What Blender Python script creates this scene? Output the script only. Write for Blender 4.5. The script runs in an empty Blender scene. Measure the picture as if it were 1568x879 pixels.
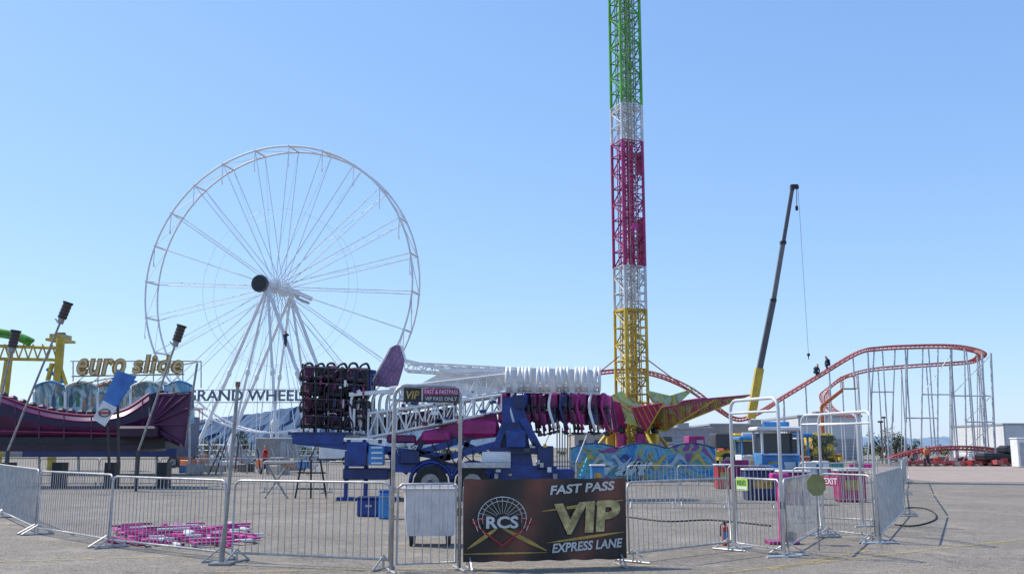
import bpy, math, random
from mathutils import Vector, Matrix
random.seed(7)
R=random.random
def U(a,b): return a+(b-a)*random.random()
F=1500.0; EYE=1.6; T=math.atan((685-439.5)/F); ct,st=math.cos(T),math.sin(T)
def P(u,v,D):
    a=(u-784)/F; b=(439.5-v)/F; y=ct-b*st; z=st+b*ct; k=D/y
    return Vector((a*k,D,EYE+z*k))
def G(u,v):
    a=(u-784)/F; b=(439.5-v)/F; y=ct-b*st; z=st+b*ct; k=-EYE/z
    return Vector((a*k,y*k,0))
def GD(u,D):
    return Vector(((u-784)/F*(D*ct-EYE*st),D,0))
def V(*a): return Vector(a)
# ---------------- materials
MATS={}
def mat(name,col,rough=0.55,metal=0.0,var=0.18,scale=3.0,bump=0.0,bscale=40,col2=None,emit=None):
    if name in MATS: return MATS[name]
    m=bpy.data.materials.new(name); m.use_nodes=True; nt=m.node_tree; b=nt.nodes['Principled BSDF']
    b.inputs['Roughness'].default_value=rough; b.inputs['Metallic'].default_value=metal
    g=nt.nodes.new('ShaderNodeNewGeometry')
    n=nt.nodes.new('ShaderNodeTexNoise'); n.inputs['Scale'].default_value=scale; n.inputs['Detail'].default_value=6; n.inputs['Roughness'].default_value=0.65
    nt.links.new(g.outputs['Position'],n.inputs['Vector'])
    r=nt.nodes.new('ShaderNodeValToRGB'); r.color_ramp.elements[0].position=0.3; r.color_ramp.elements[1].position=0.7
    c=Vector(col); 
    if col2 is None: a=c*(1-var*1.6); d=Vector([min(0.95,x*(1+var*0.6)) for x in c])
    else: a=Vector(col2); d=c
    r.color_ramp.elements[0].color=(*a,1); r.color_ramp.elements[1].color=(*d,1)
    nt.links.new(n.outputs['Fac'],r.inputs['Fac']); nt.links.new(r.outputs['Color'],b.inputs['Base Color'])
    if bump>0:
        n2=nt.nodes.new('ShaderNodeTexNoise'); n2.inputs['Scale'].default_value=bscale; n2.inputs['Detail'].default_value=4
        nt.links.new(g.outputs['Position'],n2.inputs['Vector'])
        bp=nt.nodes.new('ShaderNodeBump'); bp.inputs['Strength'].default_value=bump; bp.inputs['Distance'].default_value=0.02
        nt.links.new(n2.outputs['Fac'],bp.inputs['Height']); nt.links.new(bp.outputs['Normal'],b.inputs['Normal'])
    MATS[name]=m; return m
galv=mat('galvanised_steel',(0.50,0.50,0.50),0.45,0.5,0.25,6)
galv2=mat('weathered_steel',(0.34,0.33,0.32),0.5,0.5,0.25,6)
white=mat('white_paint',(0.76,0.76,0.76),0.4,0,0.14,1.5)
white2=mat('wheel_white',(0.74,0.75,0.77),0.45,0,0.1,0.5)
offw=mat('bin_plastic',(0.72,0.68,0.66),0.5,0,0.12,4)
black=mat('black_paint',(0.02,0.02,0.025),0.5,0,0.3,5)
dark=mat('dark_grey',(0.06,0.06,0.07),0.55,0,0.3,5)
rubber=mat('rubber',(0.03,0.03,0.03),0.85,0,0.3,8)
blue=mat('blue_paint',(0.015,0.055,0.27),0.38,0,0.35,2.5)
dblue=mat('dark_blue',(0.012,0.03,0.13),0.4,0,0.3,2.5)
lblue=mat('light_blue',(0.05,0.26,0.6),0.35,0,0.3,1.5)
cyan=mat('cyan_paint',(0.05,0.48,0.62),0.4,0,0.2,2)
mag=mat('magenta_paint',(0.36,0.012,0.16),0.38,0,0.35,2)
pink=mat('pink_paint',(0.60,0.04,0.28),0.45,0,0.25,5)
mauve=mat('mauve_panel',(0.24,0.12,0.25),0.5,0,0.2,3)
purple=mat('purple_paint',(0.095,0.012,0.075),0.35,0,0.4,1.5)
dpurple=mat('dark_purple',(0.035,0.006,0.032),0.4,0,0.4,1.5)
plum=mat('plum_upholstery',(0.13,0.012,0.075),0.5,0,0.4,3)
red=mat('red_paint',(0.5,0.04,0.035),0.4,0,0.25,1.0)
tred=mat('track_red',(0.48,0.11,0.10),0.45,0,0.25,0.6)
towred=mat('tower_crimson',(0.40,0.02,0.14),0.4,0,0.3,1.0)
yel=mat('yellow_paint',(0.62,0.43,0.04),0.4,0,0.25,1.5)
gold=mat('gold_paint',(0.50,0.35,0.09),0.35,0.2,0.35,5)
green=mat('green_paint',(0.10,0.38,0.04),0.4,0,0.3,1)
lime=mat('lime_sign',(0.42,0.62,0.12),0.5,0,0.2,6)
olive=mat('olive_sign',(0.28,0.27,0.1),0.6,0,0.2,6)
orange=mat('orange_paint',(0.55,0.14,0.03),0.4,0,0.2,3)
tan=mat('tan_wall',(0.38,0.34,0.30),0.8,0,0.12,0.6)
wwall=mat('white_wall',(0.6,0.6,0.6),0.8,0,0.08,0.3)
roofm=mat('roof_metal',(0.36,0.37,0.4),0.5,0,0.1,0.5)
glass=mat('dark_glass',(0.03,0.04,0.05),0.12,0,0.1,2)
teal=mat('teal',(0.04,0.3,0.28),0.4,0,0.2,3)
skin=mat('skin',(0.45,0.26,0.18),0.6)
cloth=mat('work_shirt',(0.03,0.035,0.06),0.9)
jeans=mat('jeans',(0.03,0.045,0.09),0.9)
steelblue=mat('coaster_support',(0.50,0.54,0.58),0.45,0.2,0.15,0.6)
bark=mat('bark',(0.13,0.09,0.06),0.9,0,0.3,6)
leafm=mat('foliage',(0.085,0.125,0.04),0.7,0,0.5,2.5,col2=(0.03,0.05,0.02))
leafd=mat('foliage_dark',(0.045,0.065,0.03),0.8,0,0.5,2,col2=(0.02,0.03,0.015))
letterg=mat('sign_letter_grey',(0.15,0.17,0.22),0.6)
# ---------------- builder
class B:
    def __init__(s,name,origin=(0,0,0)):
        s.n=name; s.o=Vector(origin); s.v=[]; s.f=[]; s.m=[]; s.sm=[]; s.ml=[]
    def mi(s,m):
        if m not in s.ml: s.ml.append(m)
        return s.ml.index(m)
    def add(s,vs,fs,m,smooth=False):
        k=len(s.v); i=s.mi(m)
        s.v+= [Vector(x)-s.o for x in vs]
        for f in fs: s.f.append([k+j for j in f]); s.m.append(i); s.sm.append(smooth)
    def tube(s,p,q,r,m,n=6,r2=None,cap=True):
        p=Vector(p);q=Vector(q); d=q-p
        if d.length<1e-6: return
        d.normalize(); a=d.orthogonal().normalized() if abs(d.z)<0.9 else Vector((1,0,0)).cross(d).normalized(); b=d.cross(a)
        r2=r if r2 is None else r2; vs=[];ph=math.pi/n
        for c,rr in((p,r),(q,r2)):
            for i in range(n):
                t=2*math.pi*i/n+ph; vs.append(c+(a*math.cos(t)+b*math.sin(t))*rr)
        fs=[[i,(i+1)%n,n+(i+1)%n,n+i] for i in range(n)]
        s.add(vs,fs,m,n>5)
        if cap:
            s.add(vs[:n],[list(range(n))[::-1]],m); s.add(vs[n:],[list(range(n))],m)
    def path(s,pts,r,m,n=6,closed=False):
        pts=[Vector(p) for p in pts]; N=len(pts); up=None; rings=[]
        for i,p in enumerate(pts):
            if closed: d=pts[(i+1)%N]-pts[i-1]
            else: d=pts[min(i+1,N-1)]-pts[max(i-1,0)]
            d.normalize()
            a=(up-d*up.dot(d)) if up is not None else d.orthogonal()
            if a.length<1e-4: a=d.orthogonal()
            a.normalize(); up=a; b=d.cross(a)
            rings.append([p+(a*math.cos(2*math.pi*j/n)+b*math.sin(2*math.pi*j/n))*r for j in range(n)])
        vs=[x for g in rings for x in g]; fs=[]
        for i in range(N if closed else N-1):
            i2=(i+1)%N
            for j in range(n): fs.append([i*n+j,i*n+(j+1)%n,i2*n+(j+1)%n,i2*n+j])
        if not closed: fs.append(list(range(n))[::-1]); fs.append([(N-1)*n+j for j in range(n)])
        s.add(vs,fs,m,True)
    def box(s,c,sx,sy,sz,m,ax=None,rz=0.0,bev=0.0):
        c=Vector(c)
        if ax is None:
            M=Matrix.Rotation(rz,3,'Z'); X=M@V(1,0,0);Y=M@V(0,1,0);Z=V(0,0,1)
        else: X,Y,Z=ax
        hx,hy,hz=sx/2,sy/2,sz/2
        if bev<=0:
            vs=[c+X*(a*hx)+Y*(b*hy)+Z*(d*hz) for a in(-1,1) for b in(-1,1) for d in(-1,1)]
            fs=[[0,1,3,2],[4,6,7,5],[0,4,5,1],[2,3,7,6],[0,2,6,4],[1,5,7,3]]
            s.add(vs,fs,m)
        else:
            e=bev; vs=[]
            lv=[(-hz,e),(-hz+e,0),(hz-e,0),(hz,e)]
            for z,i in lv:
                x=hx-i;y=hy-i
                for a,b in((-x+e*.7,-y),(x-e*.7,-y),(x,-y+e*.7),(x,y-e*.7),(x-e*.7,y),(-x+e*.7,y),(-x,y-e*.7),(-x,-y+e*.7)):
                    vs.append(c+X*a+Y*b+Z*z)
            fs=[]
            for l in range(3):
                for j in range(8): fs.append([l*8+j,l*8+(j+1)%8,(l+1)*8+(j+1)%8,(l+1)*8+j])
            fs.append(list(range(8))[::-1]); fs.append(list(range(24,32)))
            s.add(vs,fs,m)
    def beam(s,p,q,w,h,m):
        p=Vector(p);q=Vector(q); d=(q-p); L=d.length; d.normalize()
        y=V(0,0,1).cross(d)
        if y.length<1e-3: y=V(0,1,0)
        y.normalize(); z=d.cross(y)
        s.box((p+q)/2,L,w,h,m,ax=(d,y,z))
    def poly(s,pts,m,thick=0.0,nrm=None):
        pts=[Vector(p) for p in pts]; n=len(pts)
        if thick==0: s.add(pts,[list(range(n))],m); return
        if nrm is None:
            nrm=(pts[1]-pts[0]).cross(pts[2]-pts[0]).normalized()
        o=Vector(nrm)*thick
        vs=pts+[p+o for p in pts]
        fs=[list(range(n)),[n+i for i in range(n)][::-1]]+[[i,n+i,n+(i+1)%n,(i+1)%n] for i in range(n)]
        s.add(vs,fs,m)
    def ball(s,c,r,m,sx=1,sy=1,sz=1,n=10):
        c=Vector(c);vs=[];fs=[];h=n//2
        for i in range(h+1):
            t=math.pi*i/h
            for j in range(n):
                p=2*math.pi*j/n; vs.append(c+V(math.sin(t)*math.cos(p)*sx,math.sin(t)*math.sin(p)*sy,math.cos(t)*sz)*r)
        for i in range(h):
            for j in range(n): fs.append([i*n+j,(i+1)*n+j,(i+1)*n+(j+1)%n,i*n+(j+1)%n])
        s.add(vs,fs,m,True)
    def wheel(s,c,r,w,ax=V(0,1,0)):
        c=Vector(c); s.tube(c-ax*w/2,c+ax*w/2,r,rubber,20); s.tube(c-ax*(w/2+.01),c+ax*(w/2+.01),r*.55,galv2,14); s.tube(c-ax*(w/2+.05),c+ax*(w/2+.05),r*.2,dark,8)
    def done(s):
        me=bpy.data.meshes.new(s.n); me.from_pydata([tuple(x) for x in s.v],[],s.f)
        for m in s.ml: me.materials.append(m)
        me.polygons.foreach_set('material_index',s.m); me.polygons.foreach_set('use_smooth',s.sm); me.update()
        o=bpy.data.objects.new(s.n,me); o.location=s.o; bpy.context.scene.collection.objects.link(o); return o
def text(parent,name,txt,bl,xv,uv,m,thick=0.004,shear=0.0,bold=0.0,sp=1.0):
    """fit text in a box bl, bl+xv, bl+uv (world)"""
    cu=bpy.data.curves.new(name,'FONT'); cu.body=txt; cu.shear=shear; cu.offset=bold; cu.space_character=sp; cu.resolution_u=3
    o=bpy.data.objects.new(name+'_tmp',cu); bpy.context.scene.collection.objects.link(o)
    bpy.context.view_layer.update()
    me=bpy.data.meshes.new_from_object(o.evaluated_get(bpy.context.evaluated_depsgraph_get()))
    bpy.data.objects.remove(o)
    xs=[v.co.x for v in me.vertices]; ys=[v.co.y for v in me.vertices]
    x0,x1,y0,y1=min(xs),max(xs),min(ys),max(ys)
    bl=Vector(bl);xv=Vector(xv);uv=Vector(uv); nn=xv.cross(uv).normalized()
    vs=[];po=parent.location
    for v in me.vertices:
        vs.append(bl+xv*((v.co.x-x0)/(x1-x0))+uv*((v.co.y-y0)/(y1-y0))+nn*thick-po)
    fs=[list(p.vertices) for p in me.polygons]
    m2=bpy.data.meshes.new(name); m2.from_pydata([tuple(x) for x in vs],[],fs); m2.materials.append(m); m2.update()
    ob=bpy.data.objects.new(name,m2); bpy.context.scene.collection.objects.link(ob); ob.parent=parent
    if thick>0.02:
        md=ob.modifiers.new('s','SOLIDIFY'); md.thickness=thick; md.offset=0
    return ob
def smooth(pts,k=8,closed=False):
    out=[];N=len(pts)
    rng=range(N if closed else N-1)
    for i in rng:
        if closed: p0,p1,p2,p3=pts[i-1],pts[i],pts[(i+1)%N],pts[(i+2)%N]
        else: p0,p1,p2,p3=pts[max(i-1,0)],pts[i],pts[i+1],pts[min(i+2,N-1)]
        for j in range(k):
            t=j/k
            out.append(0.5*((2*p1)+(p2-p0)*t+(2*p0-5*p1+4*p2-p3)*t*t+(3*p1-p0-3*p2+p3)*t**3))
    if not closed: out.append(pts[-1])
    return out
# ---------------- ground
def ground():
    b=B('ground'); b.add([V(-6000,-60,0),V(6000,-60,0),V(6000,9000,0),V(-6000,9000,0)],[[0,1,2,3]],None)
    b.ml=[]; m=bpy.data.materials.new('asphalt_lot'); m.use_nodes=True; nt=m.node_tree; bs=nt.nodes['Principled BSDF']; L=nt.links.new
    b.ml=[m]; o=b.done()
    g=nt.nodes.new('ShaderNodeNewGeometry')
    def noise(sc,det=6,rg=.6):
        n=nt.nodes.new('ShaderNodeTexNoise'); n.inputs['Scale'].default_value=sc; n.inputs['Detail'].default_value=det; n.inputs['Roughness'].default_value=rg
        L(g.outputs['Position'],n.inputs['Vector']); return n
    def ramp(src,a,bb,ca,cb):
        r=nt.nodes.new('ShaderNodeValToRGB'); r.color_ramp.elements[0].position=a; r.color_ramp.elements[1].position=bb
        r.color_ramp.elements[0].color=ca; r.color_ramp.elements[1].color=cb; L(src,r.inputs['Fac']); return r.outputs['Color']
    def mix(fac,a,bb,t='MIX'):
        x=nt.nodes.new('ShaderNodeMix'); x.data_type='RGBA'; x.blend_type=t
        if isinstance(fac,float): x.inputs[0].default_value=fac
        else: L(fac,x.inputs[0])
        for i,s in((6,a),(7,bb)):
            if isinstance(s,tuple): x.inputs[i].default_value=s
            else: L(s,x.inputs[i])
        return x.outputs[2]
    base=ramp(noise(0.25,5).outputs['Fac'],.3,.7,(0.185,0.158,0.128,1),(0.265,0.23,0.188,1))
    gr=ramp(noise(30,4,.85).outputs['Fac'],.40,.60,(0.35,0.35,0.36,1),(1.6,1.58,1.55,1))
    c=mix(1.0,base,gr,'MULTIPLY')
    gr2=ramp(noise(7,7,.8).outputs['Fac'],.36,.64,(0.68,0.68,0.68,1),(1.25,1.25,1.25,1))
    c=mix(1.0,c,gr2,'MULTIPLY')
    pf=ramp(noise(0.8,9,.75).outputs['Fac'],.53,.66,(0,0,0,1),(.75,.75,.75,1))
    c=mix(pf,c,(0.34,0.295,0.235,1)); 
    df=ramp(noise(1.7,5,.6).outputs['Fac'],.63,.72,(0,0,0,1),(.65,.65,.65,1))
    c=mix(df,c,(0.085,0.075,0.066,1))
    nz=noise(0.6,8,.7); ad=nt.nodes.new('ShaderNodeVectorMath'); ad.operation='MULTIPLY_ADD'
    L(nz.outputs['Color'],ad.inputs[0]); ad.inputs[1].default_value=(3.2,3.2,0); L(g.outputs['Position'],ad.inputs[2])
    vo=nt.nodes.new('ShaderNodeTexVoronoi'); vo.feature='DISTANCE_TO_EDGE'; vo.inputs['Scale'].default_value=0.26; L(ad.outputs[0],vo.inputs['Vector'])
    cf=ramp(vo.outputs['Distance'],0.0,0.008,(.8,.8,.8,1),(0,0,0,1))
    c=mix(cf,c,(0.06,0.053,0.045,1))
    sx=nt.nodes.new('ShaderNodeSeparateXYZ'); L(g.outputs['Position'],sx.inputs[0])
    mr=nt.nodes.new('ShaderNodeMapRange'); mr.inputs[1].default_value=150; mr.inputs[2].default_value=175; L(sx.outputs[1],mr.inputs[0])
    dn=ramp(noise(0.03,6,.7).outputs['Fac'],.42,.58,(0.10,0.11,0.06,1),(0.27,0.22,0.16,1))
    c=mix(mr.outputs[0],c,dn)
    L(c,bs.inputs['Base Color']); bs.inputs['Roughness'].default_value=0.9
    bp=nt.nodes.new('ShaderNodeBump'); bp.inputs['Strength'].default_value=0.7; bp.inputs['Distance'].default_value=0.015
    L(noise(30,5,.8).outputs['Fac'],bp.inputs['Height']); L(bp.outputs['Normal'],bs.inputs['Normal'])
ground()
conc=mat('concrete_apron',(0.36,0.28,0.235),0.9,0,0.12,0.8)
b=B('concrete_pavement'); b.poly([V(20,47,.004),V(75,43,.004),V(95,84,.004),V(23,84,.004)],conc); b.done()
def faded(name,col):
    m=bpy.data.materials.new(name); m.use_nodes=True; nt=m.node_tree; bs=nt.nodes['Principled BSDF']; bs.inputs['Base Color'].default_value=(*col,1); bs.inputs['Roughness'].default_value=.8
    g=nt.nodes.new('ShaderNodeNewGeometry'); n=nt.nodes.new('ShaderNodeTexNoise'); n.inputs['Scale'].default_value=5; n.inputs['Detail'].default_value=9; n.inputs['Roughness'].default_value=.85
    nt.links.new(g.outputs['Position'],n.inputs['Vector']); r=nt.nodes.new('ShaderNodeValToRGB'); r.color_ramp.elements[0].position=.44; r.color_ramp.elements[1].position=.60; r.color_ramp.elements[0].color=(0,0,0,1); r.color_ramp.elements[1].color=(.8,.8,.8,1)
    nt.links.new(n.outputs['Fac'],r.inputs[0]); nt.links.new(r.outputs[0],bs.inputs['Alpha']); return m
yl=faded('faded_yellow_line',(0.5,0.37,0.10))
for i,(p,q) in enumerate([(G(-60,862),G(330,850)),(G(330,876),G(1000,866)),(G(1180,872),G(1330,842)),(G(1080,880),G(1568,826)),(G(1400,760),G(1568,752))]):
    b=B('parking_line'); d=(q-p).normalized(); n=V(-d.y,d.x,0)*.055; z=V(0,0,.008)
    b.poly([p-n+z,q-n+z,q+n+z,p+n+z],yl); b.done()
# ---------------- mountains
def mountains(name,prof,D,col,col2):
    m=mat('mountain_hazed_rock_%d'%D,col,1.0,0,0.1,0.004,col2=col2)  # bluish tones paint distance haze into the rock colour
    b=B(name,GD(prof[0][0],D)); 
    pts=[]
    for i in range(len(prof)-1):
        (u0,v0),(u1,v1)=prof[i],prof[i+1]; k=max(2,int(abs(u1-u0)/5))
        for j in range(k):
            t=j/k; pts.append((u0+(u1-u0)*t,v0+(v1-v0)*t+U(-1.0,1.0)))
    pts.append(prof[-1]); rows=6;vs=[];fs=[]
    for r in range(rows+1):
        for i,(u,v) in enumerate(pts):
            top=P(u,v,D); t=r/rows
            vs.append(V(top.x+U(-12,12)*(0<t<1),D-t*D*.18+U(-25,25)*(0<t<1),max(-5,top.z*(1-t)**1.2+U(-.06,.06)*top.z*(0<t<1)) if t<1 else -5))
    n=len(pts)
    for r in range(rows):
        for i in range(n-1): fs.append([r*n+i,r*n+i+1,(r+1)*n+i+1,(r+1)*n+i])
    b.add(vs,fs,m,False); return b.done()
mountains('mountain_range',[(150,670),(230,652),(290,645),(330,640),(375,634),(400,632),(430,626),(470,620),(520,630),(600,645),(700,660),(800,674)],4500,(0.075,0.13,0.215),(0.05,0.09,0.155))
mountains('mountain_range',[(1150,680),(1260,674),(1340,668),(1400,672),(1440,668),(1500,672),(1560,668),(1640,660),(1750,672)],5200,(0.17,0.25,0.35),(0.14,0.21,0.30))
# ---------------- foliage
def leafmass(b,c,rad,n,m,size,sq=(1,1,1)):
    for _ in range(n):
        while True:
            p=V(U(-1,1),U(-1,1),U(-1,1))
            if p.length<1: break
        p=p*(0.55+0.45*R()); q=Vector(c)+V(p.x*rad*sq[0],p.y*rad*sq[1],p.z*rad*sq[2])
        a=V(U(-1,1),U(-1,1),U(-1,1)).normalized(); d=a.orthogonal().normalized(); s=size*U(.5,1.2)
        b.add([q-a*s,q+d*s*.6,q+a*s,q-d*s*.6],[[0,1,2,3]],m)
def tree(base,h,w,name='tree',n=22,lf=90):
    b=B(name,base); base=Vector(base)
    b.tube(base,base+V(.05,0,h*.42),w*.05,bark,8,w*.035)
    for i in range(n):
        a=U(0,6.28); rr=w*.5*math.sqrt(R()); z=h*U(.3,.9); k=1-.5*abs(z/h-.6)
        c=base+V(math.cos(a)*rr*k,math.sin(a)*rr*k,z)
        b.tube(base+V(.05,0,h*U(.25,.42)),c,w*.02,bark,4,w*.006)
        leafmass(b,c,w*U(.13,.22),lf,leafm if R()<.6 else leafd,w*.035)
    return b.done()
tree(GD(1264,60),2.75,1.5); tree(GD(1241,62),2.4,1.1)
for u,D,h in[(1350,110,3.4),(1372,112,3.8),(1395,118,3.0),(318,150,3.4),(372,160,4.2)]: tree(GD(u,D),h,h*1.1,'desert_tree',14,50)
b=B('distant_treeline',GD(300,200))
for i in range(420):
    u=U(-60,1700); D=U(185,260); h=U(.8,2.2)
    p=GD(u,D); leafmass(b,p+V(0,0,h*.5),h*.9,26,leafm if R()<.5 else leafd,.38,(1.4,1,.7))
b.done()
# ---------------- barriers
def barrier(p,q,h=1.12,name='crowd_barrier',m=galv,sp=.105,feet=True,r=.017,low=.13):
    p=Vector(p);q=Vector(q); b=B(name,p); d=q-p; L=d.length; d.normalize(); n=V(-d.y,d.x,0); up=(V(0,0,1)+n*U(-.03,.03)).normalized()
    h+=U(-.015,.015)
    p=p+d*.03; q=q-d*.03; L-=.06
    c=.1
    loop=[p+up*(h-c)]+[p+d*(c-c*math.cos(t))+up*(h-c+c*math.sin(t)) for t in(.5,1.05)]+[p+d*c+up*h,q-d*c+up*h]+[q-d*(c-c*math.cos(t))+up*(h-c+c*math.sin(t)) for t in(1.05,.5)]+[q+up*(h-c),q+up*low,p+up*low]
    b.path(loop,r,m,8,True)
    k=max(2,int(L/sp))
    for i in range(1,k):
        x=p+d*(L*i/k); w=d*U(-.008,.008); b.tube(x+up*low,x+up*h+w,.0065,m,5,cap=False)
    if feet:
        for x in(p+d*.08,q-d*.08):
            b.tube(x+up*low,x+up*.02,.017,m,6)
            b.tube(x+n*.3+up*.015,x-n*.3+up*.015,.016,m,6)
            b.tube(x+n*.28+up*.02,x+up*(low+.05),.012,m,5); b.tube(x-n*.28+up*.02,x+up*(low+.05),.012,m,5)
    return b.done()
barrier(G(-90,722),G(3,792),1.2)
barrier(G(3,792),G(54,818),1.2); barrier(G(54,818),G(166,838),1.17); barrier(G(166,838),G(343,860),1.13); barrier(G(352,860),G(598,872),1.12)
barrier(G(962,862),G(1122,842),1.12)
for a,c in((-150,-40),(-40,58),(58,150),(150,243),(243,336),(336,428)): barrier(GD(a,41+(a%7)*.15),GD(c,41.5),1.15)
for a,c in((960,1037),(1037,1115),(1115,1190)): barrier(GD(a,27),GD(c,26.8),1.12)
for a,c in((400,500),(500,600),(600,700)): barrier(GD(a,36),GD(c,35.6),1.1)
barrier(G(1348,832),G(1386,790),1.15); barrier(G(1386,788),G(1384,757),1.15); barrier(G(1384,755),G(1388,738),1.15); barrier(G(1345,742),G(1392,738),1.12)
barrier(G(1215,800),G(1345,806),1.15)
barrier(G(1225,770),G(1345,772),1.15)
b=B('steel_post',G(340,864)); p=G(340,864); q=P(364,592,p.y+.05); b.tube(p,q,.027,galv2,10); b.tube(q,q+V(0,0,.07),.036,mat('rust_cap',(.25,.12,.08)),10); b.box(p+V(0,0,.02),.3,.3,.03,galv2); b.tube(p+V(-.02,0,.02),p+V(.02,0,.5),.04,galv2,10); b.done()
b=B('steel_post',G(208,718)); p=GD(208,41); b.tube(p,p+V(0,0,1.3),.09,mat('brown_bollard',(.12,.05,.03)),10); b.ball(p+V(0,0,1.3),.09,MATS['brown_bollard']); b.done()
# arches
def arch(p,q,h,name,m=galv,r=.024,mid=None,gate=True,c=.16,gm=galv):
    p=Vector(p);q=Vector(q);b=B(name,p); d=(q-p); L=d.length; d.normalize(); n=V(-d.y,d.x,0);up=V(0,0,1)
    pts=[p+up*.02,p+up*(h-c)]+[p+d*(c-c*math.cos(t))+up*(h-c+c*math.sin(t)) for t in(.4,.8,1.2)]+[p+d*c+up*h,q-d*c+up*h]+[q-d*(c-c*math.cos(t))+up*(h-c+c*math.sin(t)) for t in(1.2,.8,.4)]+[q+up*(h-c),q+up*.02]
    b.path(pts,r,m,8)
    if mid: b.tube(p+up*mid,q+up*mid,r*.8,m,8)
    for x in(p,q): b.tube(x-n*.3+up*.015,x+n*.3+up*.015,.02,m,6); b.box(x+up*.01,.1,.1,.015,m)
    if gate:
        g0=p+d*.07;g1=q-d*.05; H=1.12
        b.path([g0+up*.1,g0+up*(H-.05),g0+d*.05+up*H,g1-d*.05+up*H,g1+up*(H-.05),g1+up*.1],.017,gm,8,True)
        k=int((L-.12)/.1)
        for i in range(1,k): x=g0+(g1-g0)*(i/k); b.tube(x+up*.1,x+up*H,.0065,gm,5,cap=False)
        b.box(q+up*.75-n*.0,.06,.04,.1,dark)
    return b,d,n
p,q=G(599,876),G(703,872)
b,d,n=arch(p,q,2.42,'vip_entry_gate',m=galv,r=.026,mid=2.22); o=b.done()
nn=d.cross(V(0,0,1)).normalized()
sg=B('vip_gate_sign',p); s0=p+d*.12+nn*.035+V(0,0,2.2); W=.78
sg.poly([s0,s0+d*.24,s0+d*.24+V(0,0,.19),s0+V(0,0,.19)],black,.02,-nn); 
s1=s0+d*.26; sg.poly([s1,s1+d*.5,s1+d*.5+V(0,0,.19),s1+V(0,0,.19)],dark,.02,-nn)
sg.poly([s1+nn*.004+V(0,0,.10),s1+d*.5+nn*.004+V(0,0,.10),s1+d*.5+V(0,0,.19)+nn*.004,s1+V(0,0,.19)+nn*.004],mag,.002,-nn)
for k in(.1,.5,.9): sg.tube(s0+d*(W*k)+V(0,0,.19)-nn*.01,s0+d*(W*k)+V(0,0,.23)-nn*.01,.004,galv2,4)
so=sg.done()
text(so,'vip_text','VIP',s0+d*.03+V(0,0,.04),d*.18,V(0,0,.11),gold,.006,shear=.2,bold=.02)
text(so,'fastpass_text','FAST & FASTPASS',s1+d*.02+V(0,0,.115),d*.46,V(0,0,.055),white,.008)
text(so,'vip_only_text','VIP PASS ONLY',s1+d*.03+V(0,0,.025),d*.44,V(0,0,.05),white,.006)
# ---------------- VIP banner
p,q=G(706,872),G(962,866); d=(q-p); L=d.length; d.normalize(); nn=d.cross(V(0,0,1)).normalized()
barrier(p,q,1.13)
def bannermat():
    m=bpy.data.materials.new('banner_print'); m.use_nodes=True; nt=m.node_tree; bs=nt.nodes['Principled BSDF']; L=nt.links.new; bs.inputs['Roughness'].default_value=.42
    tc=nt.nodes.new('ShaderNodeTexCoord'); mp=nt.nodes.new('ShaderNodeMapping'); L(tc.outputs['Object'],mp.inputs[0]); mp.inputs['Rotation'].default_value=(0,math.radians(-28),0)
    w=nt.nodes.new('ShaderNodeTexWave'); w.bands_direction='X'; w.inputs['Scale'].default_value=.35; w.inputs['Distortion'].default_value=1.5; L(mp.outputs[0],w.inputs['Vector'])
    n=nt.nodes.new('ShaderNodeTexNoise'); n.inputs['Scale'].default_value=2.2; n.inputs['Detail'].default_value=7; L(tc.outputs['Object'],n.inputs['Vector'])
    mx=nt.nodes.new('ShaderNodeMath'); mx.operation='MULTIPLY'; L(w.outputs['Fac'],mx.inputs[0]); L(n.outputs['Fac'],mx.inputs[1])
    r=nt.nodes.new('ShaderNodeValToRGB'); r.color_ramp.elements[0].color=(.015,.010,.010,1); r.color_ramp.elements[1].position=.6; r.color_ramp.elements[1].color=(.18,.055,.035,1)
    e=r.color_ramp.elements.new(.3); e.color=(.06,.027,.021,1); L(mx.outputs[0],r.inputs[0]); L(r.outputs[0],bs.inputs['Base Color']); return m
bm_=bannermat()
bwhite=mat('banner_white',(.62,.62,.60),.5)
b=B('fast_pass_banner',p); NX,NZ=60,12; vs=[];fs=[]
bh=1.08;bz=.10
for j in range(NZ+1):
    for i in range(NX+1):
        x=i/NX;z=j/NZ
        w=.009*math.sin(x*23+z*3)+.006*math.sin(x*51+2)*(1-z)+.003*math.sin(x*90+z*14)
        vs.append(p+d*(.02+x*(L-.05))+V(0,0,bz+z*bh+.006*math.sin(x*40))+nn*(.042+w))
for j in range(NZ):
    for i in range(NX): fs.append([j*(NX+1)+i,j*(NX+1)+i+1,(j+1)*(NX+1)+i+1,(j+1)*(NX+1)+i])
b.add(vs,fs,bm_,True)
B0=p+nn*.064
def bp(x,z,o=0): return B0+d*(x*L)+V(0,0,bz+z*bh)+nn*o
for (x0,z0,x1,z1,w) in((.47,.60,.97,.73,.022),(.50,.215,.97,.335,.018),(.03,.16,.22,.42,.03),(.22,.42,.5,.12,.03),(.0,.10,.5,.10,.012)):
    k=12
    for i in range(k):
        t0,t1=i/k,(i+1)/k; ww=lambda t:w*(.25+1.5*math.sin(math.pi*t))*.6
        a=bp(x0+(x1-x0)*t0,z0+(z1-z0)*t0); c=bp(x0+(x1-x0)*t1,z0+(z1-z0)*t1)
        b.poly([a-V(0,0,ww(t0)),c-V(0,0,ww(t1)),c+V(0,0,ww(t1)),a+V(0,0,ww(t0))],gold)
cx,cz=.235,.52
C=bp(cx,cz,.002); rr=.33
circ=[C+d*(rr*math.cos(t*.2618))+V(0,0,rr*.86*math.sin(t*.2618)) for t in range(-3,16)]
b.path(circ,.007,bwhite,6)
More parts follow.
